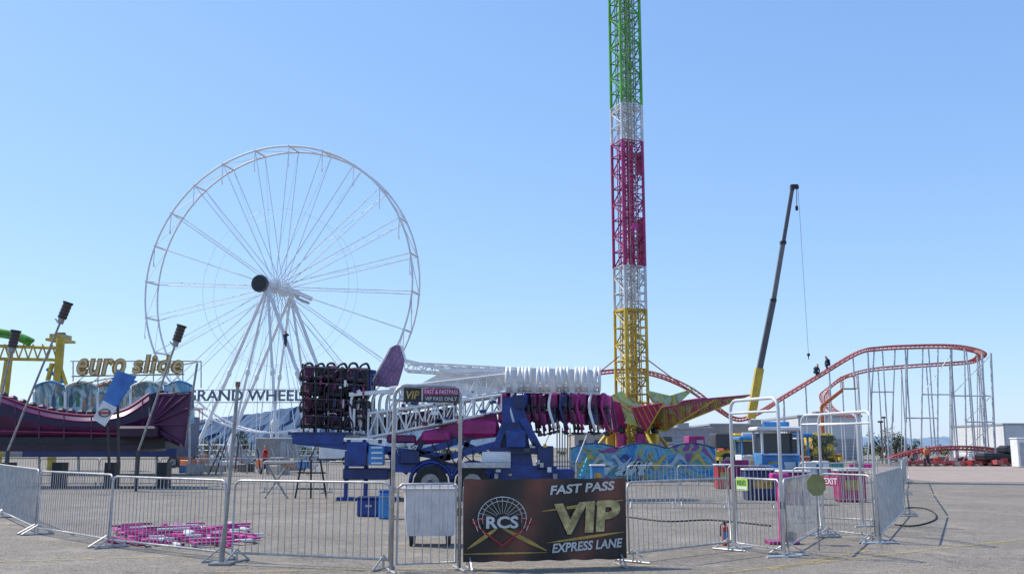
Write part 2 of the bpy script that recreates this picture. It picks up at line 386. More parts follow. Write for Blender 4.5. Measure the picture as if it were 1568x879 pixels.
circ=[C+d*(rr*.82*math.cos(t*.2618))+V(0,0,rr*.7*math.sin(t*.2618)) for t in range(-2,15)]
b.path(circ,.005,bwhite,6)
for t in range(0,13):
    a=t*math.pi/12; b.tube(C+d*(rr*.25*math.cos(a))+V(0,0,rr*.2*math.sin(a)),C+d*(rr*.82*math.cos(a))+V(0,0,rr*.7*math.sin(a)),.003,bwhite,4)
    b.tube(C+d*(rr*.82*math.cos(a))+V(0,0,rr*.7*math.sin(a)),C+d*(rr*math.cos(a))+V(0,0,rr*.86*math.sin(a)),.004,bwhite,4)
for sgn in(-1,1):
    b.tube(C+d*(sgn*.42)+V(0,0,-.04),C+V(0,0,-.36),.012,red,4); b.tube(C+d*(sgn*.42)+V(0,0,-.04),C+d*(sgn*.2)+V(0,0,.0),.01,red,4)
    b.tube(C+d*(sgn*.40)+V(0,0,-.0),C+d*(sgn*.33)+V(0,0,-.16),.008,bwhite,4)
b.box(C+V(0,0,-.05)+nn*.002,.52,.006,.17,black,ax=(d,nn,V(0,0,1)))
o=b.done()
text(o,'rcs_text','RCS',C+d*-.22+V(0,0,-.13)+nn*.004,d*.44,V(0,0,.16),bwhite,.004,bold=.03)
sl=V(0,0,.06)
text(o,'fast_pass_text','FAST PASS',bp(.52,.80),d*(L*.39)+sl,V(0,0,.125)+d*.02,bwhite,.003,bold=.03)
text(o,'vip_text_shadow','VIP',bp(.535,.285,0),d*(L*.41)+sl,V(0,0,.43)+d*.03,black,.001,bold=.06)
text(o,'vip_text','VIP',bp(.53,.30,.004),d*(L*.41)+sl,V(0,0,.42)+d*.03,mat('gold_print',(.60,.48,.20),.4,0,.5,7),.004,bold=.045)
text(o,'express_lane_text','EXPRESS LANE',bp(.53,.09),d*(L*.42)+sl,V(0,0,.125)+d*.02,bwhite,.003,bold=.03)
# ---------------- right exit gates
pw=mat('powder_white_tube',(.66,.67,.69),.4,.2,.1,4)
p,q=G(1126,840),G(1201,853); b,d,n=arch(p,q,2.35,'exit_gate',m=pw,r=.028,mid=2.15); b.done()
nn=d.cross(V(0,0,1)).normalized()
b=B('green_notice_sign',p); s0=p+d*.14+nn*.03+V(0,0,.93); b.poly([s0,s0+d*.32,s0+d*.32+V(0,0,.19),s0+V(0,0,.19)],lime,.01,-nn); b.poly([s0+nn*.003+d*.02+V(0,0,.02),s0+nn*.003+d*.30+V(0,0,.02),s0+nn*.003+d*.30+V(0,0,.06),s0+nn*.003+d*.02+V(0,0,.06)],white)
for k in (.05,.27): b.tube(s0+d*k+V(0,0,.18)-nn*.012,s0+d*k+V(0,0,.22)-nn*.012,.006,galv2,5)
o=b.done()
text(o,'rides_text','RIDES',s0+d*.03+V(0,0,.08),d*.25,V(0,0,.08),mat('dk_green',(.05,.2,.03)),.005,bold=.02)
p2,q2=G(1262,818),G(1345,832); b,d2,n2=arch(p2,q2,2.22,'exit_gate',m=pw,r=.026,mid=2.02,gate=False); b.done()
p3,q3=G(1234,800),G(1322,806); b,_,_=arch(p3,q3,2.3,'exit_gate',m=pw,r=.024,mid=2.1,gate=False); b.done()
barrier(G(1206,850),G(1258,820),1.12); barrier(G(1262,822),G(1343,832),1.12)
p=G(1262,822);q=G(1343,832); d=(q-p).normalized(); nn=d.cross(V(0,0,1)).normalized()
b=B('exit_sign',p); s0=p+d*.08+nn*.03+V(0,0,.92); b.poly([s0,s0+d*.42,s0+d*.42+V(0,0,.17),s0+V(0,0,.17)],towred,.01,-nn)
for k in (.05,.37): b.tube(s0+d*k+V(0,0,.16)-nn*.012,s0+d*k+V(0,0,.2)-nn*.012,.006,galv2,5)
o=b.done(); text(o,'exit_text','EXIT',s0+d*.04+V(0,0,.03),d*.34,V(0,0,.11),white,.005,bold=.02)
c=P(1250,742,14.9); b=B('ride_rules_sign',c)
pts=[c+V(math.cos(a)*.15,0,math.sin(a)*.17) for a in [math.radians(22.5+45*i) for i in range(8)]]
b.poly(pts,olive,.012,V(0,1,0)); b.tube(c+V(0,.02,.1),c+V(0,.02,-.95),.015,galv2,6); b.done()
p=G(1197,832); b=B('scanner_stand',p); b.box(p+V(0,0,.03),.5,.45,.05,mag,bev=.01); b.tube(p+V(0,0,.05),p+V(0,0,1.1),.04,pink,10); b.box(p+V(0,-.02,1.12),.3,.2,.1,pink,bev=.02); b.box(p+V(.12,-.05,.13),.2,.2,.14,black,bev=.02); b.done()
p=G(1111,835); b=B('fire_extinguisher',p); b.tube(p+V(0,0,.01),p+V(0,0,.28),.055,red,12); b.ball(p+V(0,0,.28),.055,red); b.tube(p+V(0,0,.3),p+V(0,0,.37),.02,dark,8); b.box(p+V(.03,0,.38),.12,.03,.025,dark,rz=.3); b.path(smooth([p+V(0,0,.35),p+V(-.07,0,.33),p+V(-.075,0,.15)],5),.01,black,6); b.box(p+V(0,-.055,.17),.07,.006,.1,lblue); b.done()
b=B('power_cable',G(1390,778)); pts=[G(u,v)+V(0,0,.015) for u,v in((1345,790),(1368,783),(1392,778),(1415,779),(1431,786),(1433,795),(1418,802),(1395,806),(1370,804))]; b.path(smooth(pts,8),.018,rubber,6); b.done()
b=B('power_cable',G(1000,790)); pts=[G(u,v)+V(0,0,.015) for u,v in((820,792),(880,796),(950,792),(1020,799),(1090,797),(1180,806))]; b.path(smooth(pts,8),.02,rubber,6); b.done()
# ---------------- white wheeled bin
p=G(659,834); b=B('wheeled_storage_bin',p); z0=.17
w,dp,h=.86,.6,.80
vs=[]
for z,k in((z0,.92),(z0+h*.93,1.0)):
    for x,y in((-.46,-.5),(.46,-.5),(.5,-.44),(.5,.44),(.46,.5),(-.46,.5),(-.5,.44),(-.5,-.44)): vs.append(p+V(x*w*k,y*dp*k,z))
b.add(vs,[[i,(i+1)%8,8+(i+1)%8,8+i] for i in range(8)]+[list(range(8))[::-1],list(range(8,16))],offw)
b.box(p+V(0,0,z0+h*.95),w+.06,dp+.06,.045,offw,bev=.015); b.box(p+V(0,0,z0+h*1.0),w*.98,dp*.98,.04,offw,bev=.015)
for x in(-.2,0,.2): b.box(p+V(x,-dp*.485,z0+h*.45),.04,.03,h*.7,offw,bev=.008)
for x in(-.3,.3):
    for y in(-.2,.2): b.tube(p+V(x-.025,y,.07),p+V(x+.025,y,.07),.07,rubber,12); b.box(p+V(x,y,.14),.07,.08,.06,dark)
b.done()
# ---------------- pink mats
b=B('pink_floor_mats',G(280,822)); 
for i in range(115):
    u=U(175,388); v=U(806,838)
    if abs(u-280)/112+abs(v-822)/24>1.35: continue
    p=G(u,v); L=U(.25,.6); b.box(p+V(0,0,U(.02,.10)),L,U(.05,.10),.035,random.choice([pink,pink,mag,white,pink]),rz=random.choice([.5,.5,-.9,2.0])+U(-.2,.2))
for i in range(10):
    p=G(U(185,375),U(810,835)); p.z=.05; a=random.choice([.5,-.9]); b.box(p,1.3,.05,.05,pink,rz=a)
b.done()
# ---------------- giant wheel
def ferris():
    D=112; C=P(428,441,D); th=math.radians(13); ax=V(math.sin(th),math.cos(th),0); e=V(math.cos(th),-math.sin(th),0); up=V(0,0,1)
    gp=V(C.x,C.y,0); b=B('ferris_wheel',gp); RR=16.6; N=24; off=math.radians(4)
    def pt(s,r,a): return C+ax*s+e*(r*math.sin(a))+up*(r*math.cos(a))
    hubm=mat('hub_grey',(.12,.13,.15))
    for s in(-1.25,1.25):
        b.path([pt(s,RR,2*math.pi*i/96) for i in range(96)],.12,white2,6,True)
        for i in range(N):
            a=off+2*math.pi*i/N
            b.tube(pt(s*.8,.8,a),pt(s,RR,a),.048,white2,5)
        b.path([pt(s,9.1,2*math.pi*i/48) for i in range(48)],.02,white2,4,True)
    for i in range(N):
        a=off+2*math.pi*i/N
        b.tube(pt(-1.4,RR,a),pt(1.4,RR,a),.12,white2,6)
        b.tube(pt(-1.25,RR,a),pt(1.25,RR,a+2*math.pi/N),.045,white2,4)
        b.tube(pt(-1.8,.8,a+.08),pt(1.25,RR,a),.02,white2,4)
        q=pt(-1.25,RR,a); b.tube(q,q-up*2.1-ax*.1,.05,white2,5); b.tube(q-up*2.1,q-up*2.5,.085,white2,5)
    b.tube(pt(-3.2,0,0),pt(3.0,0,0),.40,white2,20)
    O=e*(-.75)
    b.tube(pt(-3.5,0,0)+O,pt(-3.2,0,0)+O,1.0,hubm,28); b.tube(pt(-3.54,0,0)+O,pt(-3.4,0,0)+O,.88,black,28)
    b.beam(pt(-3.3,0,0)+O,pt(-2.6,0,0),.6,.6,white2)
    for s in(-1.3,1.3): b.tube(pt(s-.08,0,0),pt(s+.08,0,0),.85,white2,24)
    b.tube(pt(2.6,0,0),pt(4.6,0,0),.5,white2,16); b.beam(pt(4.2,0,0)+V(-.3,0,.3),pt(4.2,0,0)+V(2.0,0,-.7),.5,.5,white2)
    b.beam(pt(4.2,0,0)+V(.2,0,-.6),pt(4.2,0,0)+V(1.7,0,-1.2),.35,.3,galv)
    for s in(-3.0,3.0):
        for sg in(-1,1):
            for j,(w,r) in enumerate(((8.2,.2),(3.0,.15))):
                f=C+ax*(s*(1.15+.45*j))+e*(sg*w); f.z=.1
                b.tube(pt(s,0,0)+V(0,0,-.3),f,r,white2,8); b.box(f,1.4,1.4,.3,white2)
                for t in(.5,.78): b.ball((pt(s,0,0)+V(0,0,-.3)).lerp(f,t),.28,white2,1,1,1.8)
        for t in(.6,):
            a=pt(s,0,0).lerp(V((C+ax*s*1.15+e*8.2).x,(C+ax*s*1.15+e*8.2).y,.1),t); c=pt(s,0,0).lerp(V((C+ax*s*1.15-e*8.2).x,(C+ax*s*1.15-e*8.2).y,.1),t); b.tube(a,c,.04,white2,5)
    for i in range(12):
        w=-8.5+i*17/11; f=C+e*w-ax*4.4; b.tube(pt(-2.6,.3,0) if i%2 else pt(-3.0,0,0),V(f.x,f.y,.6),.018,white2,4)
    bc=V(C.x,C.y,0)
    b.box(bc+V(0,0,.55),20,9,.35,mat('deck_grey',(.3,.3,.32)),rz=-th)
    for i in range(22):
        x=bc+e*(-10+i*20/21)-ax*4.6; b.tube(x+V(0,0,.7),x+V(0,0,1.9),.035,white2,4)
        b.tube(x,x+V(0,0,.7),.06,galv2,4)
    for z in(1.3,1.9): b.tube(bc-e*10-ax*4.6+V(0,0,z),bc+e*10-ax*4.6+V(0,0,z),.035,white2,4)
    for i in range(5):
        x=bc+e*(-9+i*2.0)-ax*3; b.tube(x+V(0,0,.7),x+V(0,0,U(2.5,4)),.05,white2,5)
    b.done()
    s=B('grand_wheel_sign',GD(378,100)); D2=100
    a=P(292,616,D2); c=P(462,616,D2)
    s.tube(a,c,.05,galv2,5); s.tube(a+V(0,0,1.25),c+V(0,0,1.25),.03,galv2,5)
    for i in range(6):
        x=a.lerp(c,i/5); s.tube(V(x.x,x.y,0),x+V(0,0,1.25),.04,white2,5)
    so=s.done(); text(so,'grand_wheel_text','GRAND WHEEL',P(283,614,D2),P(463,614,D2)-P(283,614,D2),V(0,0,1.15),letterg,.06,bold=.02)
ferris()
# ---------------- people
def person(loc,joints,name='worker',shirt=cloth,pants=jeans,yaw=0):
    order=['pelvis','chest','neck','head','headtop','shL','elL','haL','shR','elR','haR','hipL','knL','ftL','toL','hipR','knR','ftR','toR']
    rad={'pelvis':.22,'chest':.27,'neck':.1,'head':.16,'headtop':.12,'shL':.14,'elL':.1,'haL':.07,'shR':.14,'elR':.1,'haR':.07,'hipL':.17,'knL':.13,'ftL':.09,'toL':.08,'hipR':.17,'knR':.13,'ftR':.09,'toR':.08}
    ed=[('pelvis','chest'),('chest','neck'),('neck','head'),('head','headtop'),('chest','shL'),('shL','elL'),('elL','haL'),('chest','shR'),('shR','elR'),('elR','haR'),('pelvis','hipL'),('hipL','knL'),('knL','ftL'),('ftL','toL'),('pelvis','hipR'),('hipR','knR'),('knR','ftR'),('ftR','toR')]
    me=bpy.data.meshes.new(name); me.from_pydata([joints[k] for k in order],[(order.index(a),order.index(b_)) for a,b_ in ed],[])
    o=bpy.data.objects.new(name,me); bpy.context.scene.collection.objects.link(o)
    md=o.modifiers.new('skin','SKIN')
    if not me.skin_vertices:
        bpy.context.view_layer.objects.active=o
        try: bpy.ops.mesh.customdata_skin_add()
        except Exception: pass
    if me.skin_vertices:
        sk=me.skin_vertices[0]
        for i,k in enumerate(order): sk.data[i].radius=(rad[k],rad[k]*.85)
        sk.data[0].use_root=True
    o.modifiers.new('sub','SUBSURF').levels=1
    bpy.context.view_layer.update()
    m2=bpy.data.meshes.new_from_object(o.evaluated_get(bpy.context.evaluated_depsgraph_get()))
    o.modifiers.clear(); o.data=m2; m2.materials.clear()
    for m in(shirt,pants,skin,black): m2.materials.append(m)
    J={k:Vector(v) for k,v in joints.items()}
    for p in m2.polygons:
        c=p.center; k=min(J,key=lambda q:(J[q]-c).length)
        p.material_index={'head':2,'headtop':3,'haL':2,'haR':2,'neck':2,'pelvis':1,'hipL':1,'hipR':1,'knL':1,'knR':1,'ftL':3,'ftR':3,'toL':3,'toR':3}.get(k,0); p.use_smooth=True
    o.location=loc; o.rotation_euler=(0,0,yaw); return o
crouch={'pelvis':(0,0,.48),'chest':(.15,0,.86),'neck':(.22,0,1.04),'head':(.28,0,1.16),'headtop':(.3,0,1.28),'shL':(.17,.18,.93),'elL':(.28,.22,.68),'haL':(.42,.12,.5),'shR':(.17,-.18,.93),'elR':(.28,-.22,.68),'haR':(.42,-.1,.48),'hipL':(.02,.1,.42),'knL':(.36,.15,.46),'ftL':(.18,.15,.09),'toL':(.34,.16,.05),'hipR':(.02,-.1,.42),'knR':(.36,-.15,.42),'ftR':(.15,-.15,.08),'toR':(.3,-.16,.04)}
climb={'pelvis':(0,0,.95),'chest':(.03,0,1.32),'neck':(.04,0,1.5),'head':(.05,0,1.62),'headtop':(.06,0,1.76),'shL':(.03,.2,1.4),'elL':(.25,.26,1.5),'haL':(.4,.2,1.75),'shR':(.03,-.2,1.4),'elR':(.2,-.26,1.25),'haR':(.4,-.2,1.4),'hipL':(0,.1,.9),'knL':(.22,.12,.7),'ftL':(.1,.12,.3),'toL':(.25,.12,.27),'hipR':(0,-.1,.9),'knR':(.08,-.12,.5),'ftR':(0,-.12,.06),'toR':(.15,-.12,.03)}
walk={'pelvis':(0,0,.95),'chest':(.02,0,1.32),'neck':(.02,0,1.5),'head':(.04,0,1.62),'headtop':(.04,0,1.76),'shL':(.02,.2,1.4),'elL':(-.1,.25,1.12),'haL':(0,.26,.86),'shR':(.02,-.2,1.4),'elR':(.06,-.25,1.12),'haR':(.2,-.25,.9),'hipL':(0,.1,.9),'knL':(.16,.1,.5),'ftL':(.2,.1,.07),'toL':(.34,.1,.03),'hipR':(0,-.1,.9),'knR':(-.03,-.1,.5),'ftR':(-.25,-.1,.12),'toR':(-.14,-.1,.04)}
person(P(1249,577,95),crouch,yaw=.4); person(P(1270,565,95),crouch,yaw=3.0)
person(P(436,531,107),climb,yaw=1.2)
person(GD(405,60),walk,shirt=red,yaw=.3); person(GD(1420,85),walk,shirt=orange,yaw=2)
# ---------------- drop tower
def lattice(b,base,w,z0,z1,mats,bay,yaw,rl=.07,rd=.034):
    M=Matrix.Rotation(yaw,3,'Z'); cs=[M@V(x*w/2,y*w/2,0) for x,y in((-1,-1),(1,-1),(1,1),(-1,1))]
    z=z0;k=0
    while z<z1-.01:
        zz=min(z+bay,z1); m=mats
        for i in range(4):
            a,c=base+cs[i],base+cs[(i+1)%4]
            b.tube(a+V(0,0,z),a+V(0,0,zz),rl,m,6); b.tube(a+V(0,0,zz),c+V(0,0,zz),rd,m,5)
            b.tube(a+V(0,0,z),c+V(0,0,zz),rd,m,5) if (k+i)%2 else b.tube(c+V(0,0,z),a+V(0,0,zz),rd,m,5)
            mid=(a+c)/2; b.tube(mid+V(0,0,z),mid+V(0,0,zz),rd*.8,m,5)
            if i in(0,1): b.tube(a+V(0,0,(z+zz)/2),c+V(0,0,(z+zz)/2),rd*.7,m,4)
        z=zz;k+=1
DT=50; TB=P(969,680,DT); TB.z=0
tz=lambda v:P(965,v,DT).z
b=B('drop_tower',TB); tw=mat('tower_white',(.60,.60,.61),.4,0,.2,1)
gpale=mat('tower_pale_steel',(.42,.45,.42),.5,.2,.3,2)
for z0,z1,m,m2 in((0,tz(475),yel,yel),(tz(475),tz(410),tw,tw),(tz(410),tz(220),towred,towred),(tz(220),tz(165),tw,tw),(tz(165),34,green,gpale)):
    lattice(b,TB,1.18,z0,z1,m,.85,.38,.08,.038)
    lattice(b,TB,.62,z0,z1,m2,.6,.38,.035,.022)
    b.tube(TB+V(.05,0,z0),TB+V(.05,0,z1),.10,m,8)
    b.box(TB+V(-.2,-.1,(z0+z1)/2),.09,.09,z1-z0,m2)
X=Matrix.Rotation(.38,3,'Z')
for z,hh in((tz(372),2.6),(tz(250),1.2)): b.box(TB+X@V(.64,-.1,z),.10,.6,hh,mat('crimson_panel',(.30,.015,.10),.4,0,.2,2),rz=.38)
b.box(TB+X@V(0,-.62,tz(350)),.35,.1,.3,pink,rz=.38)
for k in range(40): 
    z=.4+k*.8; b.tube(TB+X@V(-.25,-.64,z),TB+X@V(.12,-.64,z),.015,galv2,4)
for x in(-.25,.12): b.tube(TB+X@V(x,-.64,0),TB+X@V(x,-.64,33),.02,galv2,5)
for x in(-.1,.15): b.tube(TB+V(x,.1,0),TB+V(x,.1,34),.02,dark,4)
b.box(TB+V(0,0,.3),4.2,4.2,.5,dblue,rz=.38)
for i in range(4):
    a=.38+i*math.pi/2; f=TB+V(math.cos(a)*3.4,math.sin(a)*3.4,.1); b.tube(f,TB+V(math.cos(a)*.6,math.sin(a)*.6,3.2),.1,yel,6); b.box(f,.7,.7,.15,galv2)
b.done()
def petmat(name,cols,sc=1.5):
    pet=bpy.data.materials.new(name); pet.use_nodes=True; nt=pet.node_tree; bs=nt.nodes['Principled BSDF']; g=nt.nodes.new('ShaderNodeNewGeometry'); w=nt.nodes.new('ShaderNodeTexWave'); w.bands_direction='DIAGONAL'; w.inputs['Scale'].default_value=sc*.5; w.inputs['Distortion'].default_value=9; w.inputs['Detail'].default_value=3; w.inputs['Detail Scale'].default_value=1.5; nt.links.new(g.outputs['Position'],w.inputs['Vector']); r=nt.nodes.new('ShaderNodeValToRGB')
    r.color_ramp.elements[0].position=0; r.color_ramp.elements[0].color=(*cols[0],1); r.color_ramp.elements[1].position=.92; r.color_ramp.elements[1].color=(*cols[5],1)
    for i,x in enumerate((.2,.38,.55,.72)): e=r.color_ramp.elements.new(x); e.color=(*cols[i+1],1)
    nt.links.new(w.outputs['Fac'],r.inputs[0]); nt.links.new(r.outputs[0],bs.inputs['Base Color']); bs.inputs['Roughness'].default_value=.45; return pet
pet=petmat('petal_paint',[(.34,.24,.05),(.25,.05,.08),(.36,.30,.10),(.10,.22,.08),(.40,.32,.22),(.34,.07,.14)])
pet2=petmat('petal_tent',[(.45,.5,.06),(.5,.5,.42),(.15,.4,.1),(.5,.45,.06),(.42,.04,.06),(.5,.5,.1)],1.0)
b=B('drop_tower_canopy_arms',TB)
def petal(L,a,z0,z1,w,dz,m1,m2):
    c=V(math.cos(a),math.sin(a),0); s=V(-math.sin(a),math.cos(a),0)
    r0=TB+c*.75+V(0,0,z0); tip=TB+c*L+V(0,0,z1)
    midL=TB+c*L*.45+s*w+V(0,0,z0*.5+z1*.5+dz); midR=TB+c*L*.45-s*w+V(0,0,z0*.5+z1*.5+dz); keel=TB+c*L*.4+V(0,0,min(z0,z1)-dz*.7)
    for A in(midL,midR):
        b.poly([r0+s*.3,A,keel],m1,.04); b.poly([A,tip,keel],m2,.04); b.tube(r0,A,.035,towred,5); b.tube(A,tip,.035,towred,5)
    b.tube(keel,tip,.04,yel,5); b.tube(r0,keel,.04,yel,5)
    k=12
    for i in range(k):
        t=i/k; b.tube(keel.lerp(tip,t),midR.lerp(tip,t),.022,red if i%2 else yel,4)
petal(5.9,-.10,3.0,4.2,.5,.3,pet,pet)
petal(4.4,-.55,2.6,3.9,.6,.3,pet2,pet)
petal(3.2,-1.2,2.5,3.7,.8,.4,pet,towred); petal(3.6,math.pi+.75,2.6,4.1,.6,.4,towred,mag)
petal(3.9,math.pi-.2,2.8,4.3,.5,.35,mag,pet); petal(4.5,1.4,2.8,4.2,.9,.4,pet,pet2); petal(4.6,.45,2.7,4.2,.7,.35,pet2,pet2)
# draped tent cloth over the right arms
tp=[TB+V(.6,-.7,4.45),TB+V(1.8,-.9,4.15),TB+V(3.1,-.7,4.55),TB+V(2.0,-.95,3.55),TB+V(1.2,-1.0,3.2)]
b.poly(tp,pet2,.05,V(0,1,0)); tp=[TB+V(-.6,-.7,4.4),TB+V(-1.5,-.9,4.0),TB+V(-.9,-1.0,2.9),TB+V(.2,-1.0,2.6),TB+V(.8,-1.0,3.4)]; b.poly(tp,pet2,.05,V(0,1,0))
for sgn in(-1,1): b.tube(TB+V(sgn*.6,0,6.2),TB+V(sgn*3.0,-.4,4.3),.03,red,5)
for i in range(8):
    a=i*math.pi/4+.2; c=TB+V(math.cos(a)*1.2,math.sin(a)*1.2,1.9); b.box(c,.4,.4,.8,[mag,yel,towred][i%3],rz=a,bev=.06); b.box(c+V(0,0,.55),.28,.28,.3,black,rz=a,bev=.05)
    b.tube(c+V(0,0,.4),TB+V(math.cos(a)*.5,math.sin(a)*.5,3.6),.05,yel if i%2 else red,5)
b.done()
# ---------------- airbrushed ride fence
gm=bpy.data.materials.new('airbrushed_art'); gm.use_nodes=True; nt=gm.node_tree; bs=nt.nodes['Principled BSDF']; g=nt.nodes.new('ShaderNodeNewGeometry'); n=nt.nodes.new('ShaderNodeTexNoise'); n.inputs['Scale'].default_value=.75; n.inputs['Detail'].default_value=2; n.inputs['Distortion'].default_value=2.6; nt.links.new(g.outputs['Position'],n.inputs['Vector']); r=nt.nodes.new('ShaderNodeValToRGB'); 
cs=[(0.25,(.02,.07,.30)),(.38,(.02,.22,.48)),(.46,(.18,.38,.5)),(.5,(.03,.30,.42)),(.56,(.35,.34,.08)),(.61,(.06,.07,.32)),(.7,(.30,.04,.22))]
r.color_ramp.elements[0].position=.25; r.color_ramp.elements[0].color=(*cs[0][1],1); r.color_ramp.elements[1].position=.7; r.color_ramp.elements[1].color=(*cs[-1][1],1)
for x,c in cs[1:-1]: e=r.color_ramp.elements.new(x); e.color=(*c,1)
nt.links.new(n.outputs['Fac'],r.inputs[0]); nt.links.new(r.outputs[0],bs.inputs['Base Color']); bs.inputs['Roughness'].default_value=.35
p=GD(985,43); b=B('airbrushed_ride_fence',p)
def scallop(b,p0,p1,zb,zt,m,k,amp,back=.06):
    p0=Vector(p0);p1=Vector(p1)
    for i in range(k):
        a=p0.lerp(p1,i/k+.002);c=p0.lerp(p1,(i+1)/k-.002); top=[]
        for j in range(7):
            t=j/6; q=a.lerp(c,t); top.append(q+V(0,0,zt+amp*math.sin(math.pi*t)))
        b.poly([a+V(0,0,zb),c+V(0,0,zb)]+top[::-1],m,back,V(0,1,0)); b.path([x+V(0,-.01,.02) for x in top],.03,blue,5)
scallop(b,GD(873,43),GD(1097,43),.25,1.55,gm,3,.22)
for u in range(873,1100,28): x=GD(u,43.15); b.tube(x,x+V(0,0,1.6),.04,galv,5)
rb=[mat('ribbon_yellow',(.42,.38,.08)),mat('ribbon_white',(.38,.48,.54)),mat('ribbon_navy',(.02,.05,.25))]
for k,(u0,m_) in enumerate(((880,rb[0]),(905,rb[1]),(950,rb[2]),(990,rb[0]),(1020,rb[1]),(1055,rb[0]),(935,rb[1]))):
    pts=[P(u0+j*4,706+8*math.sin(j*.8+k*1.7),42.93-.006*k) for j in range(9)]
    for j in range(8):
        hgt=(.02+.13*math.sin(math.pi*j/8)); h2=(.02+.13*math.sin(math.pi*(j+1)/8))
        b.poly([pts[j]-V(0,0,hgt),pts[j+1]-V(0,0,h2),pts[j+1]+V(0,0,h2),pts[j]+V(0,0,hgt)],m_)
o=b.done()
text(o,'painted_lettering','Graffiti',P(912,728,42.86),P(1000,728,42.86)-P(912,728,42.86),V(0,0,.62),mat('aqua_white',(.40,.54,.6)),.01,shear=.5,bold=.07)
b=B('ride_stairs',GD(855,40))
for i in range(6): b.box(GD(852+i*3,40)+V(0,i*.28,.12+i*.18),1.6,.28,.05,galv2)
for x in(-.8,.8): b.beam(GD(852,40)+V(x,0,.05),GD(870,41.7)+V(x,0,1.1),.05,.16,cyan); b.tube(GD(852,40)+V(x,0,1.0),GD(870,41.7)+V(x,0,2.1),.03,galv,6); b.tube(GD(852,40)+V(x,0,0.0),GD(852,40)+V(x,0,1.0),.03,galv,6)
b.done()
